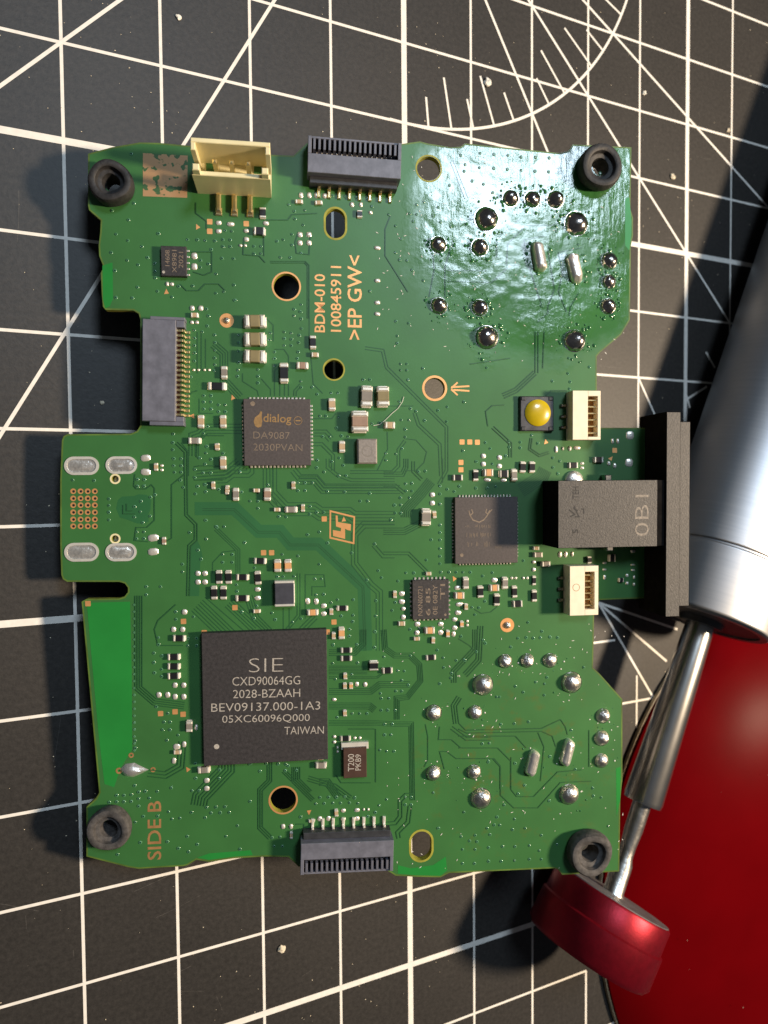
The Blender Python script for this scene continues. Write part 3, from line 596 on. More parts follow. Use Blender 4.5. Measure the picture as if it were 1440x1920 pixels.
# ---- small chip parts: body with two tinned ends
cache = {}
def chip_mesh(kind, L, W, H, body):
    key = (kind, round(L, 2), round(W, 2), round(H, 2), body)
    if key not in cache:
        mb = MB(); t = L * (0.26 if kind != 'r' else 0.20); hx, hy = L / 2, W / 2
        mb.box(-hx + t, hx - t, -hy * .96, hy * .96, 0.04, H * 0.97, 0, bev=H * 0.06)
        mb.box(-hx, -hx + t, -hy, hy, 0.0, H, 1, bev=min(H, W) * 0.16); mb.box(hx - t, hx, -hy, hy, 0.0, H, 1, bev=min(H, W) * 0.16)
        # solder fillet feet
        mb.box(-hx - L * .07, -hx, -hy * .85, hy * .85, 0.0, H * .35, 1, bev=H * .12); mb.box(hx, hx + L * .07, -hy * .85, hy * .85, 0.0, H * .35, 1, bev=H * .12)
        cache[key] = mb.mesh('chip', [body, 'terminal'])
    return cache[key]
def pad_mesh():
    if 'pad' not in cache:
        mb = MB(); n = 12; rings = [(0.5, 0.0), (0.47, 0.35), (0.34, 0.8), (0.16, 1.0)]; i = 0
        for r, z in rings:
            for k in range(n):
                a = 2 * math.pi * k / n; c, s = math.cos(a), math.sin(a); q = (abs(c) ** 4 + abs(s) ** 4) ** -0.25
                mb.v.append((r * c * q, r * s * q, z))
        for q in range(3):
            for k in range(n): mb.f.append([q * n + k, q * n + (k + 1) % n, (q + 1) * n + (k + 1) % n, (q + 1) * n + k])
        mb.f.append([3 * n + k for k in range(n)]); mb.m = [0] * len(mb.f); mb.sm = [True] * len(mb.f)
        cache['pad'] = mb.mesh('solder_pad', ['pad_tin'])
    return cache['pad']
BODY = {'R': ('resistor', 'chip_resistor'), 'C': ('ceramic_tan', 'ceramic_capacitor'), 'O': ('ceramic_orange', 'ceramic_capacitor'), 'B': ('ceramic_brown', 'ceramic_capacitor'), 'G': ('ceramic_grey', 'ceramic_capacitor'), 'D': ('ceramic_olive', 'ceramic_capacitor')}
def smd(z, typ, cx, cy, wd, ht):
    k = Z_[z][2]; px, py = zp(z, cx, cy)
    if typ == 'P':
        c = bp(px, py); g = random.uniform(0.9, 1.1)
        place('solder_pad', pad_mesh(), board, (c[0], c[1], 0.012), random.uniform(-.12, .12), (wd / k * PXL * 1.05, ht / k * PXL * 1.05, 0.16 * g)); return
    body, nm = BODY[typ]; a, b_ = wd / k * PXL, ht / k * PXL
    L, W = max(a, b_), min(a, b_); H = min(1.35, W * (0.62 if typ == 'R' else 0.78)); L /= 1.06
    c = bp(px, py, H); me = chip_mesh('r' if typ == 'R' else 'c', round(L, 1) or L, round(W, 1) or W, round(H, 1) or H, body)
    place(nm, me, board, (c[0], c[1], 0.012), (0 if a >= b_ else math.pi / 2) + random.gauss(0, 0.022))
SM = {
'A': 'R1370,632,45,75 P1395,715,40,30 R1345,770,80,55 P1040,712,40,30 P1040,775,40,30 P1248,772,36,28 P1248,835,36,32 P1205,882,22,20 P1240,882,22,20 P1130,722,50,30 P858,960,40,45 P858,1040,40,45 P655,1170,22,30 P690,1172,26,26 P842,1352,32,34 P905,1352,32,34 C858,1405,55,28',
'B': 'P258,505,30,40 P320,505,28,40 P375,505,30,40 P437,510,30,35 C243,550,52,25 C390,558,52,25 P640,575,28,35 P707,575,24,35 R698,640,40,52 P780,635,26,26 P250,800,36,36 P318,800,36,36 P250,862,36,36 P318,862,36,36 P830,900,45,28 P830,1145,40,28 P830,1310,40,28 P830,1395,40,28',
'D': 'P520,72,30,36 P588,72,30,36 C537,122,55,32 P520,178,24,24 P558,178,24,24 D990,165,155,90 D990,300,155,95 D990,430,155,90 P535,535,18,18 P570,535,18,18 P615,535,18,18 P650,535,18,18 G760,552,42,85 R705,655,130,55 R1210,555,60,140 B1348,500,80,48 C585,920,45,90 C752,920,45,90 G537,1065,90,42 C708,1110,32,45 C752,1230,45,90 P172,1195,65,45 P172,1300,65,45 C248,1262,30,50 P295,1252,22,20 P295,1285,22,20 C678,1400,30,55 C785,1425,30,45 C1280,1400,30,50',
'E': 'R107,325,42,95 C122,420,55,32 G512,730,85,150 D635,730,90,145 B460,920,120,150 C250,792,48,85 C685,948,78,48 C325,1110,42,80 R1195,1342,75,45 P1385,1180,36,36 P1385,1240,36,36 R1330,1325,40,80',
'F': 'P347,1000,32,32 P347,1058,32,32 O275,1102,68,50 P265,1150,45,25 R380,1110,62,50 P375,1152,40,25 G450,1118,40,80 R507,1065,38,75 R570,1065,38,75 P730,945,22,45 P775,940,14,25 P822,940,20,32 P870,935,45,25 R848,1052,68,40 P905,1040,25,20 P905,1070,25,20 P1228,850,55,55 P1222,1035,55,55 R1020,1015,70,40 P1110,890,20,35 P1145,890,20,35 P1085,1040,24,30 P1125,1055,25,35',
'G': 'P843,938,80,55 P843,1055,80,55 B932,965,32,60',
'H': 'C182,240,28,50 G248,268,45,90 C403,238,45,28 B485,268,50,85 C680,200,30,55 C557,382,48,30 G663,382,85,42 C752,370,28,52 R430,768,85,42 O562,805,48,90 O640,805,50,90 R122,890,45,92 R193,890,45,92 R85,1008,45,95 R155,1008,45,95 R298,890,90,42 R295,1048,95,42 R414,895,42,95 P412,980,40,32 P412,1045,40,32 C405,1145,50,30 P18,860,36,36 P18,925,36,36 P-35,860,36,36 P-35,925,36,36 P788,1068,32,45 P852,1070,32,45 O825,1155,80,45 P908,1103,38,34 P908,1163,38,34 C965,1150,28,45 R1048,1123,80,40 C982,1330,28,50 O1042,1312,42,90',
'I': 'P362,270,38,36 P362,333,38,36 G318,440,70,125 C380,420,28,55 C335,863,42,28 G615,935,42,85 P550,968,45,32 O568,1028,75,48 P565,1092,55,30 C617,1112,28,45 P555,1155,45,34 P530,1205,38,30 P530,1268,38,34 O585,1243,30,45 P625,1218,20,22 P625,1248,20,22 R725,1000,42,90 P828,910,45,36 O830,970,75,48 G910,935,42,85 P958,895,20,22 P988,895,20,22 P1045,895,20,22 P1075,895,20,22 R848,1060,42,90 R982,1000,40,85 R1005,1090,75,48 R1130,1030,38,85 R1128,915,30,70 C1143,672,45,28 G1160,722,70,38 P1123,775,30,25 P1123,832,30,30 G1218,790,70,38 C82,1020,28,55 P133,1012,40,36 P133,1072,45,36 P145,1125,32,28 P145,1188,36,36 C133,1238,50,34 P250,1240,40,36 P425,1240,40,34 O345,1290,75,50 P425,1303,38,38 P248,1305,36,36 C247,1352,48,30 C370,1365,28,45 O480,1315,28,50 P522,1315,28,40 P1320,718,28,45 P1362,718,25,45 P1412,715,20,38',
'J': 'R475,855,36,60 P600,880,35,18 P600,935,35,18 P600,1000,25,40 R745,1025,45,40 P790,985,28,28 P790,1050,28,28 P840,895,40,15 P840,940,35,18 P848,1000,20,30 P848,1060,20,30 R670,840,60,60 P840,780,45,28',
'N': 'P250,28,36,36 P172,152,32,36 P237,152,32,36 R210,217,85,42 R172,350,82,42 R172,417,82,42 R172,485,82,42 P183,548,32,36 P245,548,32,36 P68,617,32,38 P130,617,32,38 P183,630,32,38 P245,630,32,38 G282,845,40,75 P333,848,22,40 P195,985,45,38 C197,1028,50,28 P175,1085,28,40 P248,968,28,40 P430,1103,45,30 G385,1155,85,42 P408,1225,36,34 P408,1282,36,34 C1215,1068,45,25 G1220,1122,75,40',
'K': 'R222,178,90,42 R222,247,90,42 R455,312,75,80 R570,350,85,50 C213,398,32,55 C210,480,28,55 O262,480,30,50 P312,462,30,40 P382,465,32,40 C210,710,30,55 P120,592,36,26 R937,240,85,45 R215,925,85,45 P122,905,28,26 P122,950,28,26 P295,915,24,24 P337,915,24,24 P148,995,18,22 P148,1030,18,22',
'V': 'C603,420,26,50 P655,398,34,28 P655,462,34,28 P758,395,38,28 P758,458,36,32 P808,390,16,20 P842,390,16,20 C418,480,45,24 P478,460,30,36 P543,458,28,36 P203,518,30,36 P263,518,26,36 C265,588,22,50',
}
for z, s in SM.items():
    for q in s.split(): smd(z, q[0], *map(float, q[1:].split(',')))

# ---- black chips
def quad_top(z, x0, x1, y0, y1, h):
    a = bp(*zp(z, x0, y0), h); b_ = bp(*zp(z, x1, y1), h); return a[0], b_[0], b_[1], a[1]
def chip(name, z, x0, x1, y0, y1, h, mat, label, pins=0, sides='lrtb', pr=0.14, rz=0.0):
    X0, X1, Y0, Y1 = quad_top(z, x0, x1, y0, y1, h); cx, cy = (X0 + X1) / 2, (Y0 + Y1) / 2; hx, hy = (X1 - X0) / 2, (Y1 - Y0) / 2
    mb = MB(); mb.box(-hx, hx, -hy, hy, 0.03, h, 0, bev=0.05); o = build(mb, name, mat, board, (cx, cy, 0), rz); o['label'] = label
    if pins:
        mb = MB(); mb.box(-pr, pr, -.20, .20, 0.0, .13, 0, bev=0.04); me = mb.mesh('contact', ['tin'])
        for k in range(pins):
            t = (k - (pins - 1) / 2) / (pins - 1) * 1.62
            for s in sides:
                p = {'l': (-hx - .04, t * hy), 'r': (hx + .10, t * hy), 't': (t * hx, hy + .10), 'b': (t * hx, -hy - .08)}[s]
                place('contact', me, o, (p[0], p[1], 0.016), math.pi / 2 if s in 'lr' else 0)
    return o, (cx, cy)
def dot(parent, z, x, y, r, h, mat, org):
    px, py = zp(z, x, y); c = bp(px, py, h); mb = MB(); mb.poly(circle((0, 0), r / Z_[z][2] * PXL, 16), 0.0); build(mb, 'pin_one_dot', mat, parent, (c[0] - org[0], c[1] - org[1], h + 0.012))
HB = 1.2
o, g = chip('processor_chip', 'N', 370, 1270, 180, 1075, HB, 'resin_black', 'large square black processor chip marked SIE')
def ct(s, z, p0, p1, hpx, h, mat, par, org, bold=0.0): return text_on('chip_marking', s, zp(z, *p0), zp(z, *p1), hpx / Z_[z][2], h, mat, par, bold, 0.012, org)
ct('SIE', 'N', (708, 408), (952, 403), 100, HB, 'ink', o, g, -0.022)
ct('CXD90064GG', 'N', (590, 522), (1072, 512), 62, HB, 'ink', o, g, -0.008)
ct('2028-BZAAH', 'N', (595, 612), (1072, 602), 60, HB, 'ink', o, g, -0.008)
ct('BEV09137.000-1A3', 'N', (440, 708), (1214, 692), 60, HB, 'ink', o, g, -0.008)
ct('05XC60096Q000', 'N', (518, 795), (1140, 782), 62, HB, 'ink', o, g, -0.008)
ct('TAIWAN', 'N', (960, 872), (1240, 866), 55, HB, 'ink', o, g, -0.008)
dot(o, 'N', 478, 985, 18, HB, 'ink', g)
HQ = 0.9
o, g = chip('power_chip', 'D', 905, 1413, 750, 1250, HQ, 'resin_warm', 'square charcoal power chip marked dialog', 15)
Z_['P'] = (430, 720, 8)
ct('dialog', 'P', (510, 525), (930, 540), 165, HQ, 'ink_gold', o, g, 0.012)
mb = MB(); mb.poly([Vector(bp(*zp('P', *q), HQ)) - Vector(g) for q in ((365, 560), (385, 500), (440, 460), (470, 405), (492, 420), (485, 480), (495, 560), (480, 640), (430, 655), (385, 630))][::-1], HQ + 0.013)
me = build(mb, 'chip_marking', 'ink_gold', o)
mb = MB(); c_ = Vector(bp(*zp('P', 1030, 550), HQ)) - Vector(g); ribbon(mb, circle(c_, 0.52, 20) + [circle(c_, 0.52, 20)[0]], 0.07, HQ + .014); ribbon(mb, [c_ + Vector((-.33, 0)), c_ + Vector((.33, 0))], 0.16, HQ + .016); build(mb, 'chip_marking', 'ink_gold', o)
ct('DA9087', 'P', (360, 765), (905, 775), 105, HQ, 'ink_faint', o, g, -0.01)
ct('2030PVAN', 'P', (360, 945), (1095, 955), 105, HQ, 'ink_faint', o, g, -0.01)
dot(o, 'P', 350, 295, 34, HQ, 'ink_faint', g)
o, g = chip('codec_chip', 'I', 532, 1003, 290, 780, HQ, 'resin_warm', 'square charcoal chip with a faint crab emblem by the audio jack', 17, 'lrtb', 0.10)
mb = MB()
Z_['U'] = (760, 900, 6)
def stroke(pts, wd, z): ribbon(mb, [Vector(bp(*zp('U', *q), HQ)) - Vector(g) for q in pts], wd, z)
stroke([(715, 345), (730, 400), (760, 450), (830, 475), (880, 450), (920, 400), (950, 340)], .16, HQ + .012)
stroke([(745, 330), (760, 370), (735, 395)], .14, HQ + .013); stroke([(915, 325), (905, 365), (930, 385), (975, 330)], .14, HQ + .014)
for k in range(26):
    x = 680 + 11 * k
    for j, (y0, y1) in enumerate(((500, 545), (590, 650), (690, 760))):
        if random.random() < 0.62: stroke([(x, y0 + random.uniform(0, 18)), (x + random.uniform(-3, 3), y1 - random.uniform(0, 18))], .055, HQ + .015 + j * .001)
for k in range(7): stroke([(1010 + 11 * k, 740 + random.uniform(-6, 4)), (1010 + 11 * k, 770)], .05, HQ + .018)
build(mb, 'chip_marking', 'ink_faint', o)
dot(o, 'U', 635, 845, 20, HQ, 'ink_faint', g)
o, g = chip('radio_chip', 'I', 213, 487, 912, 1200, 0.75, 'resin_black', 'small square black chip with brown rotated lettering', 8, 'lrtb', 0.13)
for s, x, y0, y1 in (('NXN00721', 168, 1525, 1200), ('6 85', 255, 1525, 1215), ('0E 082Y', 335, 1515, 1180), ('TI', 420, 1345, 1170)):
    ct(s, 'U', (x, y0), (x, y1), 52, 0.75, 'ink_faint', o, g)
dot(o, 'U', 450, 1515, 14, 0.75, 'ink_faint', g)
o, g = chip('sensor_chip', 'A', 605, 800, 882, 1112, 0.8, 'resin_black', 'small oblong black chip beside the edge notch', 5, 'r', 0.12)
for s, x, y0, y1 in (('14608', 655, 1035, 915), ('X8981', 708, 1085, 915), ('2021', 757, 1050, 930)): ct(s, 'A', (x, y0), (x, y1), 34, 0.8, 'ink_faint', o, g)
dot(o, 'A', 627, 1080, 10, 0.8, 'ink', g)
# crystal with its tinned edge
o, g = chip('crystal', 'K', 197, 395, 1003, 1247, 0.95, 'resin_brown', 'brown oblong crystal marked T200')
mb = MB(); x0, x1, y0, y1 = quad_top('K', 178, 408, 960, 1005, 0.5); mb.box(x0 - g[0], x1 - g[0], y0 - g[1], y1 - g[1], 0.02, 0.6, bev=.06); build(mb, 'terminal', 'terminal', o)
ct('T200', 'K', (262, 1197), (262, 1052), 52, 0.95, 'ink', o, g); ct('PKB9', 'K', (322, 1190), (322, 1055), 48, 0.95, 'ink', o, g)
# inductors
def blockpart(name, z, x0, x1, y0, y1, h, mat, label, bev=0.18):
    X0, X1, Y0, Y1 = quad_top(z, x0, x1, y0, y1, h); cx, cy = (X0 + X1) / 2, (Y0 + Y1) / 2
    mb = MB(); mb.box(X0 - cx, X1 - cx, Y0 - cy, Y1 - cy, 0.02, h, bev=bev); o = build(mb, name, mat, board, (cx, cy, 0)); o['label'] = label; return o, (cx, cy), (X1 - X0, Y1 - Y0)
o, g, d = blockpart('power_inductor', 'E', 440, 590, 1050, 1238, 1.25, 'inductor_grey', 'grey rounded square inductor')
mb = MB(); ribbon(mb, circle((0, 0), d[0] * .26, 24) + [circle((0, 0), d[0] * .26, 24)[0]], .12, 1.262); build(mb, 'coil_mark', 'ceramic_grey', o)
o, g, d = blockpart('chip_inductor', 'H', 540, 686, 925, 1100, 1.2, 'inductor_dark', 'dark glossy inductor with silver ends', 0.08)
mb = MB(); mb.box(-d[0] / 2 - .02, d[0] / 2 + .06, d[1] / 2 - .22, d[1] / 2 + .12, 0.01, 1.26, bev=.08); build(mb, 'terminal', 'terminal', o)
mb = MB(); mb.box(-d[0] / 2 - .02, d[0] / 2 + .06, -d[1] / 2 - .12, -d[1] / 2 + .22, 0.01, 1.26, bev=.08); build(mb, 'terminal', 'terminal', o)
mb = MB(); mb.box(d[0] / 2 - .10, d[0] / 2 + .10, -d[1] / 2 + .26, d[1] / 2 - .26, 0.01, 1.25, bev=.06); build(mb, 'terminal', 'terminal', o)

# ---- solder joints
DOME = []
def dome_mesh():
    for v in range(6):
        bm_ = bmesh.new(); bmesh.ops.create_icosphere(bm_, subdivisions=3, radius=1.0)
        kill = [f for f in bm_.faces if f.calc_center_median().z < -0.12]; bmesh.ops.delete(bm_, geom=kill, context='FACES')
        tx, ty = random.uniform(-.18, .18), random.uniform(-.18, .18); pk = random.uniform(0.0, 0.35)
        for q in bm_.verts:
            z = max(q.co.z, 0); f = 1 + 0.04 * math.sin(7 * q.co.x + v) * math.cos(5 * q.co.y + 2 * v)
            q.co.x = q.co.x * f + tx * z * z; q.co.y = q.co.y * f + ty * z * z; q.co.z = z * (0.86 + pk * max(0, z - .75) * 2.0)
            if z < .25: s_ = 1.06 - .24 * (z); q.co.x *= s_; q.co.y *= s_
        me = bpy.data.meshes.new('solder_joint'); bm_.to_mesh(me); bm_.free()
        for p in me.polygons: p.use_smooth = True
        me.materials.append(M['joint_tin']); DOME.append(me)
dome_mesh()
DOME_MATTE = []
for me in DOME:
    q = me.copy(); q.materials.clear(); q.materials.append(M['joint_matte']); DOME_MATTE.append(q)
JO = [('C', 480, 475, 60), ('C', 645, 480, 60), ('C', 818, 485, 64), ('C', 300, 625, 86), ('C', 980, 660, 88), ('C', 247, 845, 62), ('C', 1225, 945, 62), ('C', 1220, 1105, 52), ('C', 1215, 1290, 58), ('C', 247, 1300, 60), ('B', 1295, 865, 60), ('B', 1300, 1325, 60),
      ('F', 275, 180, 76), ('F', 870, 205, 72), ('S', 400, 365, 58), ('S', 588, 360, 58), ('S', 780, 360, 60), ('S', 215, 570, 86), ('S', 968, 550, 88), ('S', 145, 800, 58), ('S', 1230, 830, 62), ('S', 1220, 1020, 64), ('S', 1218, 1210, 60), ('S', 135, 1305, 60),
      ('K', 965, 715, 66), ('K', 1310, 710, 60), ('K', 962, 1225, 62), ('W', 395, 460, 72), ('W', 1025, 430, 72)]
mb = MB()
mb.lathe([(1.16, 0.0), (1.14, 0.03), (0.95, 0.06)], 28); mb.f.pop(); mb.m.pop(); mb.sm.pop(); RIM = None
seen = set()
FLUX = []
for i, (z, x, y, r) in enumerate(JO):
    px, py = zp(z, x, y); key = (round(px / 14), round(py / 14))
    if z == 'K' and x == 1310 or (z == 'S' and (x, y) == (145, 800) and False): continue
    rm = r / Z_[z][2] * PXL; h = rm * 0.55; c = bp(px, py, h)
    o = place('solder_joint', (DOME if z in 'CBF' else DOME_MATTE)[i % 6], board, (c[0], c[1], 0.0), random.random() * 6.28, (rm * MM / MM, rm, rm * random.uniform(.85, 1.05)))
    o.scale = (rm * MM, rm * MM, rm * MM * random.uniform(.85, 1.05)); FLUX.append((c, rm, z))
    s = scale_at(px, py); c0 = c
    me = curve_mesh('joint_pad', [circle((0, 0), rm * 1.09, 26), circle((0, 0), rm * .9, 26)], 0, .018, ['tin_dull']); place('joint_pad', me, board, (c0[0], c0[1], .003))
# oblong joints
def slot_joint(z, a, b_, wpx, mat='tin'):
    A = Vector(bp(*zp(z, *a))); B = Vector(bp(*zp(z, *b_))); d = B - A; L = d.length; W = wpx / Z_[z][2] * PXL; c = (A + B) / 2
    mb = MB(); n = 14
    for q, (k, zz_) in enumerate(((1.0, 0.0), (0.97, W * .16), (0.84, W * .36), (0.55, W * .50), (0.2, W * .55))):
        ring_ = stadium((0, 0), L / 2 * (1 - (1 - k) * W / L), W / 2 * k, 5)
        for j, p in enumerate(ring_): mb.v.append((p[0] + .05 * math.sin(p[1] * 6), p[1] * (1 + .10 * math.sin(p[0] * 3 + a[0])) + .05 * math.sin(p[0] * 4), zz_ * (1 + .30 * math.sin(p[0] * 2.2 + a[1]))))
    m_ = len(ring_)
    for q in range(4):
        for j in range(m_): mb.f.append([q * m_ + j, q * m_ + (j + 1) % m_, (q + 1) * m_ + (j + 1) % m_, (q + 1) * m_ + j])
    mb.f.append([4 * m_ + j for j in range(m_)]); mb.m = [0] * len(mb.f); mb.sm = [True] * len(mb.f)
    build(mb, 'solder_joint', mat, board, (c.x, c.y, 0.0), math.atan2(d.y, d.x)); FLUX.append(((c.x, c.y), W * .6, z))
slot_joint('C', (650, 815), (700, 1040), 100); slot_joint('C', (918, 905), (970, 1128), 108); slot_joint('S', (640, 1105), (592, 1325), 96); slot_joint('S', (935, 1010), (885, 1238), 92)
# port lugs: tinned oblong rings filled with solder
for x, y, wd, ht in ((240, 330, 265, 146), (575, 325, 242, 140), (240, 1058, 265, 150), (572, 1058, 242, 146)):
    c = bp(*zp('G', x, y)); k = PXL / 4.5; hx, hy = wd / 2 * k, ht / 2 * k
    me = curve_mesh('lug_ring', [stadium((0, 0), hx, hy), stadium((0, 0), hx * .84, hy * .72)], 0, .10, ['terminal']); o = place('port_lug', me, board, (c[0], c[1], .004))
    mb = MB(); i = 0; R_ = [(0.88, .74, .05), (.80, .62, .012), (.62, .42, .09), (.35, .2, .16), (.1, .06, .13)]
    for a, b_, zz_ in R_:
        for p in stadium((0, 0), hx * a, hy * b_, 5): mb.v.append((p[0], p[1] + .06 * math.sin(p[0] * 5), zz_ * (1 + .5 * math.sin(p[0] * 4 + x))))
    m_ = 24
    for q in range(4):
        for j in range(m_): mb.f.append([q * m_ + j, q * m_ + (j + 1) % m_, (q + 1) * m_ + (j + 1) % m_, (q + 1) * m_ + j])
    mb.f.append([4 * m_ + j for j in range(m_)]); mb.m = [0] * len(mb.f); mb.sm = [True] * len(mb.f); build(mb, 'solder_fill', 'tin', o)
# antenna feed: pointed solder blob in brown flux
mb = MB(); P_ = [bp(*q) for q in ((225, 1442), (236, 1432), (252, 1430), (268, 1438), (279, 1443), (266, 1450), (250, 1457), (234, 1455))]; cc = bp(248, 1444)
n = len(P_); mb.v = [(x, y, .02) for x, y in P_] + [(cc[0] + (x - cc[0]) * .7, cc[1] + (y - cc[1]) * .7, .38) for x, y in P_] + [(cc[0] + (x - cc[0]) * .3, cc[1] + (y - cc[1]) * .3, .62) for x, y in P_]
for q in range(2):
    for j in range(n): mb.f.append([q * n + (j + 1) % n, q * n + j, (q + 1) * n + j, (q + 1) * n + (j + 1) % n])
mb.f.append([2 * n + j for j in reversed(range(n))]); mb.m = [0] * len(mb.f); mb.sm = [True] * len(mb.f); build(mb, 'solder_joint', 'tin', board)
for x, y, r in ((287, 1443, 5), (246, 1416, 5), (223, 1445, 6)): ring('bare_ring', x, y, r * .45, r, 'copper_dull', .03)
# two round test points with a bead of solder
for px, py, r in ((425, 601, 13.5), (951, 1172, 13)):
    s = scale_at(px, py); c = bp(px, py); me = curve_mesh('test_point', [circle((0, 0), r * s, 30)], 0, .02, ['copper']); o = place('test_point', me, board, (c[0], c[1], .003))
    q = place('solder_bead', DOME_MATTE[2], o, (0, 0, .01), 0, (6.3 * s * MM, 6.3 * s * MM, 6.3 * s * MM))
# flux droplets and specks left by hand soldering
bm = MB(); wm = MB()
for (c, rm, z) in FLUX:
    up = z in 'CBF'
    for k in range(34 if up else 10):
        a = random.random() * 6.28; d = rm * random.uniform(1.15, 2.1 if up else 2.6); r = random.choice((.07, .09, .12, .16, .24)) * random.uniform(.8, 1.2) * (1 if up else .5)
        mbx = bm if (up or k % 3) else wm
        mbx.lathe([(r, .015), (r * .85, r * .4), (r * .4, r * .62), (0, r * .68)], 7, c=(c[0] + d * math.cos(a), c[1] + d * math.sin(a)))
tag(build(bm, 'flux_droplet', 'via_gloss', board), kind='stuff')
for k in range(240):
    x = random.uniform(700, 1170); y = random.choice((random.uniform(290, 680), random.uniform(1170, 1630))); c = bp(x, y); a = random.random() * 3.1; L = random.uniform(.05, .26); t = .05
    wm.poly([(c[0] - L * math.cos(a), c[1] - L * math.sin(a)), (c[0] + t * math.sin(a), c[1] - t * math.cos(a)), (c[0] + L * math.cos(a), c[1] + L * math.sin(a)), (c[0] - t * math.sin(a), c[1] + t * math.cos(a))], .05 + .0001 * k)
tag(build(wm, 'flux_speck', 'plain_white', board), kind='stuff')

# ---- rubber grommets
def grommet(px, py, r, h, mat):
    s = scale_at(px, py, h); c = bp(px, py, h * .8); R_ = r * s
    mb = MB(); mb.lathe([(R_ * .36, -1.6), (R_ * .86, -1.6), (R_ * .96, -1.0), (R_ * .80, -.5), (R_ * .80, .1), (R_ * .97, .3), (R_, h * .5), (R_ * .985, h * .80), (R_ * .92, h * .95), (R_ * .82, h), (R_ * .68, h * .97), (R_ * .64, h * .93), (R_ * .60, h * .70), (R_ * .585, h * .66), (R_ * .44, h * .62), (R_ * .41, h * .60), (R_ * .37, h * .2), (R_ * .34, -.8)], 56, close=True)
    ph = random.random() * 6
    mb.v = [(x * (1 + .025 * math.sin(2 * math.atan2(y, x) + ph)) + (z > 1) * .10 * math.cos(ph), y * (1 + .03 * math.sin(3 * math.atan2(y, x) + ph)) + (z > 1) * .10 * math.sin(ph), z * (1 + .06 * math.sin(math.atan2(y, x) * 2 + ph * 2) * (z > .5))) for x, y, z in mb.v]
    build(mb, 'rubber_grommet', mat, board, (c[0], c[1], 0))
grommet(207, 341, 42, 2.1, 'rubber'); grommet(1128, 309, 40, 2.3, 'rubber'); grommet(204, 1556, 42, 1.9, 'rubber_dusty'); grommet(1108, 1602, 40, 2.2, 'rubber_dusty')

# ---- cream three-pin header
def header():
    h = 7.0; x0, x1, y0, y1 = None, None, None, None
    A = bp(357, 318, h); B = bp(506, 329, h); Cc = bp(357, 256, h)
    W = math.hypot(B[0] - A[0], B[1] - A[1]); D = A[1] - Cc[1]; D = abs(D); ang = math.atan2(B[1] - A[1], B[0] - A[0]) * .6
    o = empty('pin_header'); o.parent = board; c = ((A[0] + B[0]) / 2, (A[1] + B[1]) / 2 + 0); o.location = Vector((c[0], c[1], 0)) * MM; o.rotation_euler = (0, 0, ang)
    o['label'] = 'cream plastic three-pin connector'
    hw = W / 2; t = .55
    mb = MB(); mb.box(-hw, hw, 0, D, 0.02, 1.3); build(mb, 'header_base', 'cream', o)
    mb = MB(); mb.box(-hw, hw, 0, t, 1.3, h - 1.3, bev=.08); mb.box(-hw + .2, -hw + 1.0, .06, t + .3, 1.3, h, bev=.1); mb.box(hw - 1.0, hw - .2, .06, t + .3, 1.3, h, bev=.1); build(mb, 'front_wall', 'cream', o)
    mb = MB(); mb.box(-hw, hw, D - t, D, 1.3, h, bev=.08); build(mb, 'back_wall', 'cream', o)
    for s in (-1, 1):
        mb = MB(); x = s * (hw - t / 2); mb.box(x - t / 2, x + t / 2, t + .003, D * .45, 1.3, h * .42); mb.box(x - t / 2, x + t / 2, D * .62, D - t - .003, 1.3, h, bev=.08); build(mb, 'side_wall', 'cream', o)
        mb = MB(); x = s * hw * .64; mb.box(x - .5, x + .5, D * .62, D - t - .01, 1.30, 1.42); build(mb, 'key_window', 'mask', o)
    for k in (-1, 0, 1):
        mb = MB(); mb.box(-.27, .27, -.27, .27, 1.2, 5.3, bev=.2); build(mb, 'pin', 'gold', o, (k * 2.0 - .05, D * .52, 0))
        mb = MB(); mb.box(-.32, .32, -2.3, -.03, .05, .62, bev=.16); mb.box(-.42, .42, -2.7, -1.7, .01, .25, bev=.1); build(mb, 'pin_tail', 'gold', o, (k * 2.0 - .05, 0, 0))
header()

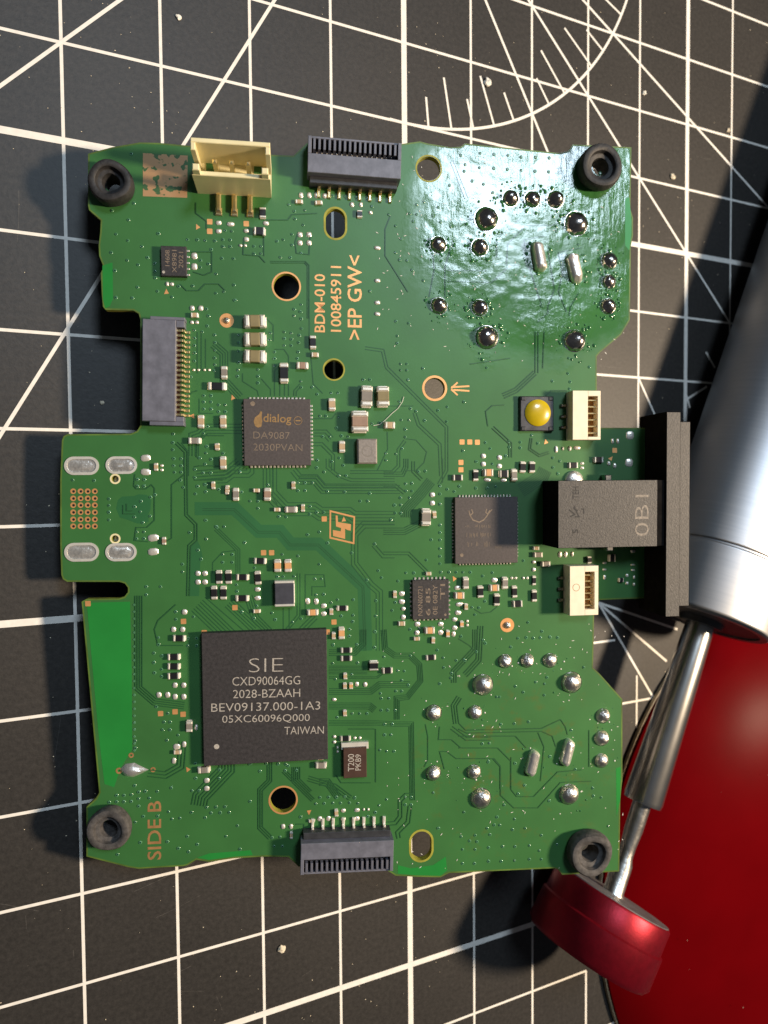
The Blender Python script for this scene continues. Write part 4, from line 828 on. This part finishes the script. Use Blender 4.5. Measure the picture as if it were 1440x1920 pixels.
# ---- black slotted connectors on the two long edges
def slotted(p_l, p_r, up, n, face, back, label, pins):
    """p_l/p_r: ends of the top face; up: +1 slots face the far edge, -1 the near edge"""
    h = 2.6; A = Vector(bp(*p_l, h)); B = Vector(bp(*p_r, h)); d = B - A; W = d.length; c = (A + B) / 2
    o = empty('edge_connector'); o.parent = board; o.location = Vector((c.x, c.y, 0)) * MM; o.rotation_euler = (0, 0, math.atan2(d.y, d.x)); o['label'] = label
    hw = W / 2; s = up
    def bx(mb, x0, x1, a, b_, z0, z1, mi=0, bev=0): y0, y1 = sorted((a * s, b_ * s)); mb.box(x0, x1, y0, y1, z0, z1, mi, None, bev)
    mb = MB(); bx(mb, -hw, hw, -face / 2, face / 2, .05, h, 0, .06); build(mb, 'housing', 'housing', o)
    mb = MB(); bx(mb, -hw + .3, hw - .3, -face / 2 - .9, -face / 2 - .004, .05, 1.5, 0, .08); build(mb, 'rear_step', 'housing_dark', o)
    y1 = face / 2 + back
    mb = MB(); bx(mb, -hw, hw, face / 2 + .004, y1, .05, .5); build(mb, 'slot_floor', 'contact_dark', o)
    mb = MB(); bx(mb, -hw, -hw + .45, face / 2 + .004, y1, .5, h - .02, 0, .05); build(mb, 'end_wall', 'housing', o)
    mb = MB(); bx(mb, hw - .45, hw, face / 2 + .004, y1, .5, h - .02, 0, .05); build(mb, 'end_wall', 'housing', o)
    mb = MB(); bx(mb, -hw + .46, hw - .46, y1 - .16, y1 + .10, .5, h - .35, 0, .04); build(mb, 'outer_wall', 'housing', o)
    pitch = (W - 1.6) / n; mt = MB(); bx(mt, -pitch * .24, pitch * .24, back * -.32, back * .32, 0, h - .62, 0, .04); TM = mt.mesh('comb_tooth', ['housing'])
    mc = MB(); bx(mc, -pitch * .16, pitch * .16, -.28, .28, 0, 1.1, 0, .12); CM = mc.mesh('contact', ['tin'])
    for k in range(n + 1):
        x = -hw + .8 + pitch * k
        place('comb_tooth', TM, o, (x, s * (y1 - .18 - back * .34), .5))
        if k < n: place('contact', CM, o, (x + pitch / 2, s * (face / 2 + back * .22), .5))
    mp_ = MB(); mp_.box(-.20, .20, -.75, .45, .0, .30, bev=.1); mp_.box(-.16, .16, .2, .55, .2, .75, bev=.08); PM = mp_.mesh('pin', ['gold' if up > 0 else 'terminal'])
    for k in range(pins):
        x = -hw + 1.55 + (W - 2.6) * k / (pins - 1)
        place('pin', PM, o, (x, s * (-face / 2 - 1.45), .02), 0 if s > 0 else math.pi)
slotted((577, 304), (752, 318), 1, 16, 2.4, 2.2, 'black slotted connector beside the cream connector', 8)
slotted((564, 1598), (738, 1591), -1, 16, 2.2, 2.0, 'black slotted connector on the edge opposite the cream connector', 8)

# ---- ribbon connector on the notched edge
def ribbon_conn():
    h = 1.9; A = Vector(bp(267, 592, h)); B = Vector(bp(266, 797, h)); Cc = Vector(bp(330, 592, h)); W = (B - A).length; D = (Cc - A).length
    o = empty('ribbon_connector'); o.parent = board; c = (A + B) / 2; d = A - B; o.location = Vector((c.x, c.y, 0)) * MM; o.rotation_euler = (0, 0, math.atan2(d.y, d.x) - math.pi / 2); o['label'] = 'grey ribbon cable connector with a row of gold pins'
    hw = W / 2
    mb = MB(); mb.box(0, D, -hw + .55, hw - .35, .05, h, bev=.08); build(mb, 'housing', 'housing', o)
    mb = MB(); mb.box(D * .22, D + 1.05, hw - .345, hw + .05, .05, h * .93, bev=.05); mb.box(D + .02, D + 1.0, hw - 1.2, hw - .35, .05, h * .9, bev=.05); build(mb, 'end_ear', 'housing', o)
    mb = MB(); mb.box(D * .22, D + 1.05, -hw + .05, -hw + .545, .05, h * .93, bev=.05); mb.box(D + .02, D + 1.0, -hw + .55, -hw + 1.2, .05, h * .9, bev=.05); build(mb, 'end_ear', 'housing', o)
    mb = MB(); mb.box(D + .003, D + .35, -hw + 1.21, hw - 1.21, .05, h * .45); build(mb, 'pin_well', 'contact_dark', o)
    mp_ = MB(); mp_.box(-.05, .75, -.15, .15, 1.0, 1.25, bev=.05); mp_.box(.65, .95, -.15, .15, .1, 1.2, bev=.05); mp_.box(.85, 1.5, -.17, .17, .0, .22, bev=.06); PM = mp_.mesh('pin', ['gold'])
    for k in range(18): place('pin', PM, o, (D, -hw + 1.5 + (W - 3.0) * k / 17, .02))
ribbon_conn()

# ---- white ribbon sockets by the audio jack
def ivory_socket(z, x0, x1, y0, y1, slot, label, mark=None):
    h = 2.4; X0, X1, Y0, Y1 = quad_top(z, x0, x1, y0, y1, h); o = empty('ribbon_socket'); o.parent = board; cx, cy = (X0 + X1) / 2, (Y0 + Y1) / 2; o.location = Vector((cx, cy, 0)) * MM; o['label'] = label
    hx, hy = (X1 - X0) / 2, (Y1 - Y0) / 2
    sx0, sx1, sy0, sy1 = [v for v in quad_top(z, *slot, h)]; sx0 -= cx; sx1 -= cx; sy0 -= cy; sy1 -= cy
    mb = MB(); mb.box(-hx, sx0, -hy, hy, .05, h, bev=.04); build(mb, 'socket_body', 'ivory', o)
    mb = MB(); mb.box(sx0 + .003, hx, sy1, hy, .05, h, bev=.04); mb.box(sx0 + .003, hx, -hy, sy0, .05, h, bev=.04); mb.box(sx1, hx, sy0 + .003, sy1 - .003, .05, h, bev=.04); build(mb, 'socket_frame', 'ivory', o)
    mb = MB(); mb.box(sx0 + .003, sx1 - .003, sy0 + .003, sy1 - .003, .05, .9); build(mb, 'slot_floor', 'copper_dull', o)
    mg = MB(); mg.box(0, sx1 - sx0 - .02, -.11, .11, .9, h - .35, bev=.05); GM = mg.mesh('contact', ['gold'])
    for k in range(6): place('contact', GM, o, (sx0 + .01, sy0 + (sy1 - sy0) * (k + .6) / 6.2, 0))
    ml = MB(); ml.box(-.9, -.02, -.2, .2, .02, .5, bev=.1); LM = ml.mesh('solder_tail', ['tin_dull'])
    for k in range(3): place('solder_tail', LM, o, (-hx, -hy * .45 + hy * .45 * k * 1.0, 0))
    if mark:
        c = bp(*zp(z, *mark[:2]), h); mb = MB(); L = circle((c[0] - cx, c[1] - cy), mark[2] / Z_[z][2] * PXL, 20); ribbon(mb, L + [L[0]], .10, h + .01); build(mb, 'mould_mark', 'ceramic_tan', o)
ivory_socket('F', 842, 1030, 548, 880, (945, 1010, 585, 860), 'white ribbon socket beside the yellow button')
ivory_socket('J', 308, 548, 908, 1318, (435, 515, 955, 1270), 'white ribbon socket with a small round mould mark', (362, 1087, 30))

# ---- yellow push button
X0, X1, Y0, Y1 = quad_top('F', 486, 712, 586, 822, .5)
o = empty('push_button'); o.parent = board; cx, cy = (X0 + X1) / 2, (Y0 + Y1) / 2; o.location = Vector((cx, cy, 0)) * MM; o['label'] = 'square push button with a yellow dome'
hx, hy = (X1 - X0) / 2, (Y1 - Y0) / 2
mb = MB(); mb.box(-hx, hx, -hy, hy, .02, .62, bev=.12); build(mb, 'switch_case', 'switch_metal', o)
for sx in (-1, 1):
    for sy in (-1, 1): mb = MB(); mb.box(-.35, .35, -.3, .3, 0, .72, bev=.12); build(mb, 'corner_tab', 'housing_dark', o, (sx * hx * .82, sy * hy * .86, 0))
mb = MB(); mb.lathe([(1.86, .58), (1.82, .72), (1.5, .92), (.95, 1.06), (.5, 1.12), (0, 1.13)], 40); build(mb, 'button_dome', 'yellow_dome', o, (.08, .1, 0))

# ---- audio jack
def jack():
    h = 5.9; X0, X1, Y0, Y1 = quad_top('J', 210, 1045, 185, 740, h); cx, cy = (X0 + X1) / 2, (Y0 + Y1) / 2
    o = empty('audio_jack'); o.parent = board; o.location = Vector((cx, cy, 0)) * MM; o['label'] = 'black audio jack with a tall flat mounting flange'
    hx, hy = (X1 - X0) / 2, (Y1 - Y0) / 2
    mb = MB(); mb.box(-hx, hx, -hy, hy, .03, h, 0, 1, bev=.05); b_ = build(mb, 'jack_body', ['jack_side_shaded', 'jack_black'], o)
    mb = MB(); mb.box(hx - .5, hx + 1.2, -hy + .03, hy - .03, .05, h - .35, bev=.05); build(mb, 'jack_neck', 'jack_side_shaded', o)
    g = (cx, cy)
    def tx(s, x, y0, y1, hp, mat, bold=0): text_on('jack_marking', s, zp('J', x, y0), zp('J', x, y1), hp / 4.5, h, mat, o, bold, .015, g)
    tx('TEH', 358, 340, 235, 55, 'ink_black', .01); tx('5', 355, 632, 596, 48, 'ink_black', .01); tx('0B1', 915, 652, 305, 115, 'emboss', -.012)
    mb = MB()
    for k, pts in enumerate(([(310, 490), (350, 470), (300, 430)], [(350, 492), (385, 490), (345, 410), (355, 405)], [(375, 440), (340, 420)], [(425, 465), (425, 425), (405, 425)])):
        ribbon(mb, [Vector(bp(*zp('J', *q), h)) - Vector(g) for q in pts], .16, h + .013 + .001 * k)
    build(mb, 'jack_marking', 'ink_black', o)
    # flange: two slabs seen on edge
    a0 = bp(1250, 772, h); a1 = bp(1274, 1156, h); q0 = bp(1274, 790, h); q1 = bp(1294, 1137, h)
    mb = MB(); mb.box(a0[0] - cx, a1[0] - cx, a1[1] - cy, a0[1] - cy, -1.6, h, 0, 1, bev=.08); build(mb, 'flange', ['jack_side_shaded', 'jack_black'], o)
    mb = MB(); mb.box(a1[0] - cx + .004, q1[0] - cx, q1[1] - cy, q0[1] - cy, -1.4, h - .25, 0, 1, bev=.08); build(mb, 'flange_lip', ['jack_side_shaded', 'jack_black'], o)
    # side lugs
    l0 = bp(*zp('J', 625, 150), 1.2); mb = MB(); mb.box(-.45, .45, -.2, .75, .02, 1.6, bev=.1); build(mb, 'lug', 'steel', o, (l0[0] - cx, hy, 0))
    mb = MB(); mb.box(-.45, .45, -.8, .2, .02, 2.6, bev=.1); build(mb, 'lug', 'steel', o, (l0[0] - cx - .2, -hy, 0))
    c = bp(*zp('J', 340, 170)); mb = MB(); mb.lathe([(1.35, 0), (1.3, .25), (.95, .55), (.4, .7), (0, .72)], 28); build(mb, 'solder_joint', 'tin', o, (c[0] - cx, c[1] - cy - .2, 0.01))
jack()

# ---- what carries the board from beneath: joystick modules and the charging port
def joystick(px, py):
    c = bp(px, py); o = empty('joystick_module'); o.parent = board; o.location = Vector((c[0], c[1], 0)) * MM
    mb = MB(); mb.box(-8, 8, -8, 8, -11.5, -1.02, bev=0); build(mb, 'module_case', 'switch_metal', o)
    zc = (B0 + BU * c[0]).z; L = zc / math.cos(TILT)
    mb = MB(); mb.lathe([(2.2, -11.4), (2.2, -L + 2.0), (3.4, -L + 1.2), (2.6, -L + .85)], 24); build(mb, 'stick', 'housing_dark', o)
joystick(998, 515); joystick(990, 1390)
c = bp(180, 952); mb = MB(); mb.box(-4.2, 4.0, -4.5, 4.5, -4.0, -1.02); build(mb, 'charging_port', 'steel', board, (c[0], c[1], 0))

# ---- loose fibre on the board
P = [bp(*q) for q in ((700, 798), (712, 796), (722, 788), (735, 775), (746, 766), (754, 754), (757, 744))]
P = [(B0 + BU * x + BV * y + BN * .12) for x, y in P]
cu = bpy.data.curves.new('lint_fibre', 'CURVE'); cu.dimensions = '3D'; cu.bevel_depth = .035 * MM; sp = cu.splines.new('POLY'); sp.points.add(len(P) - 1)
for q, p in zip(sp.points, P): q.co = (p.x * MM, p.y * MM, p.z * MM, 1)
ob = bpy.data.objects.new('tmp', cu); COL.objects.link(ob); dg = bpy.context.evaluated_depsgraph_get(); dg.update()
me = bpy.data.meshes.new_from_object(ob.evaluated_get(dg)); bpy.data.objects.remove(ob); me.materials.clear(); me.materials.append(M['plain_white'])
tag(place('lint_fibre', me), 'thin pale curved fibre lying on the board beside the grey capacitors', 'fibre')
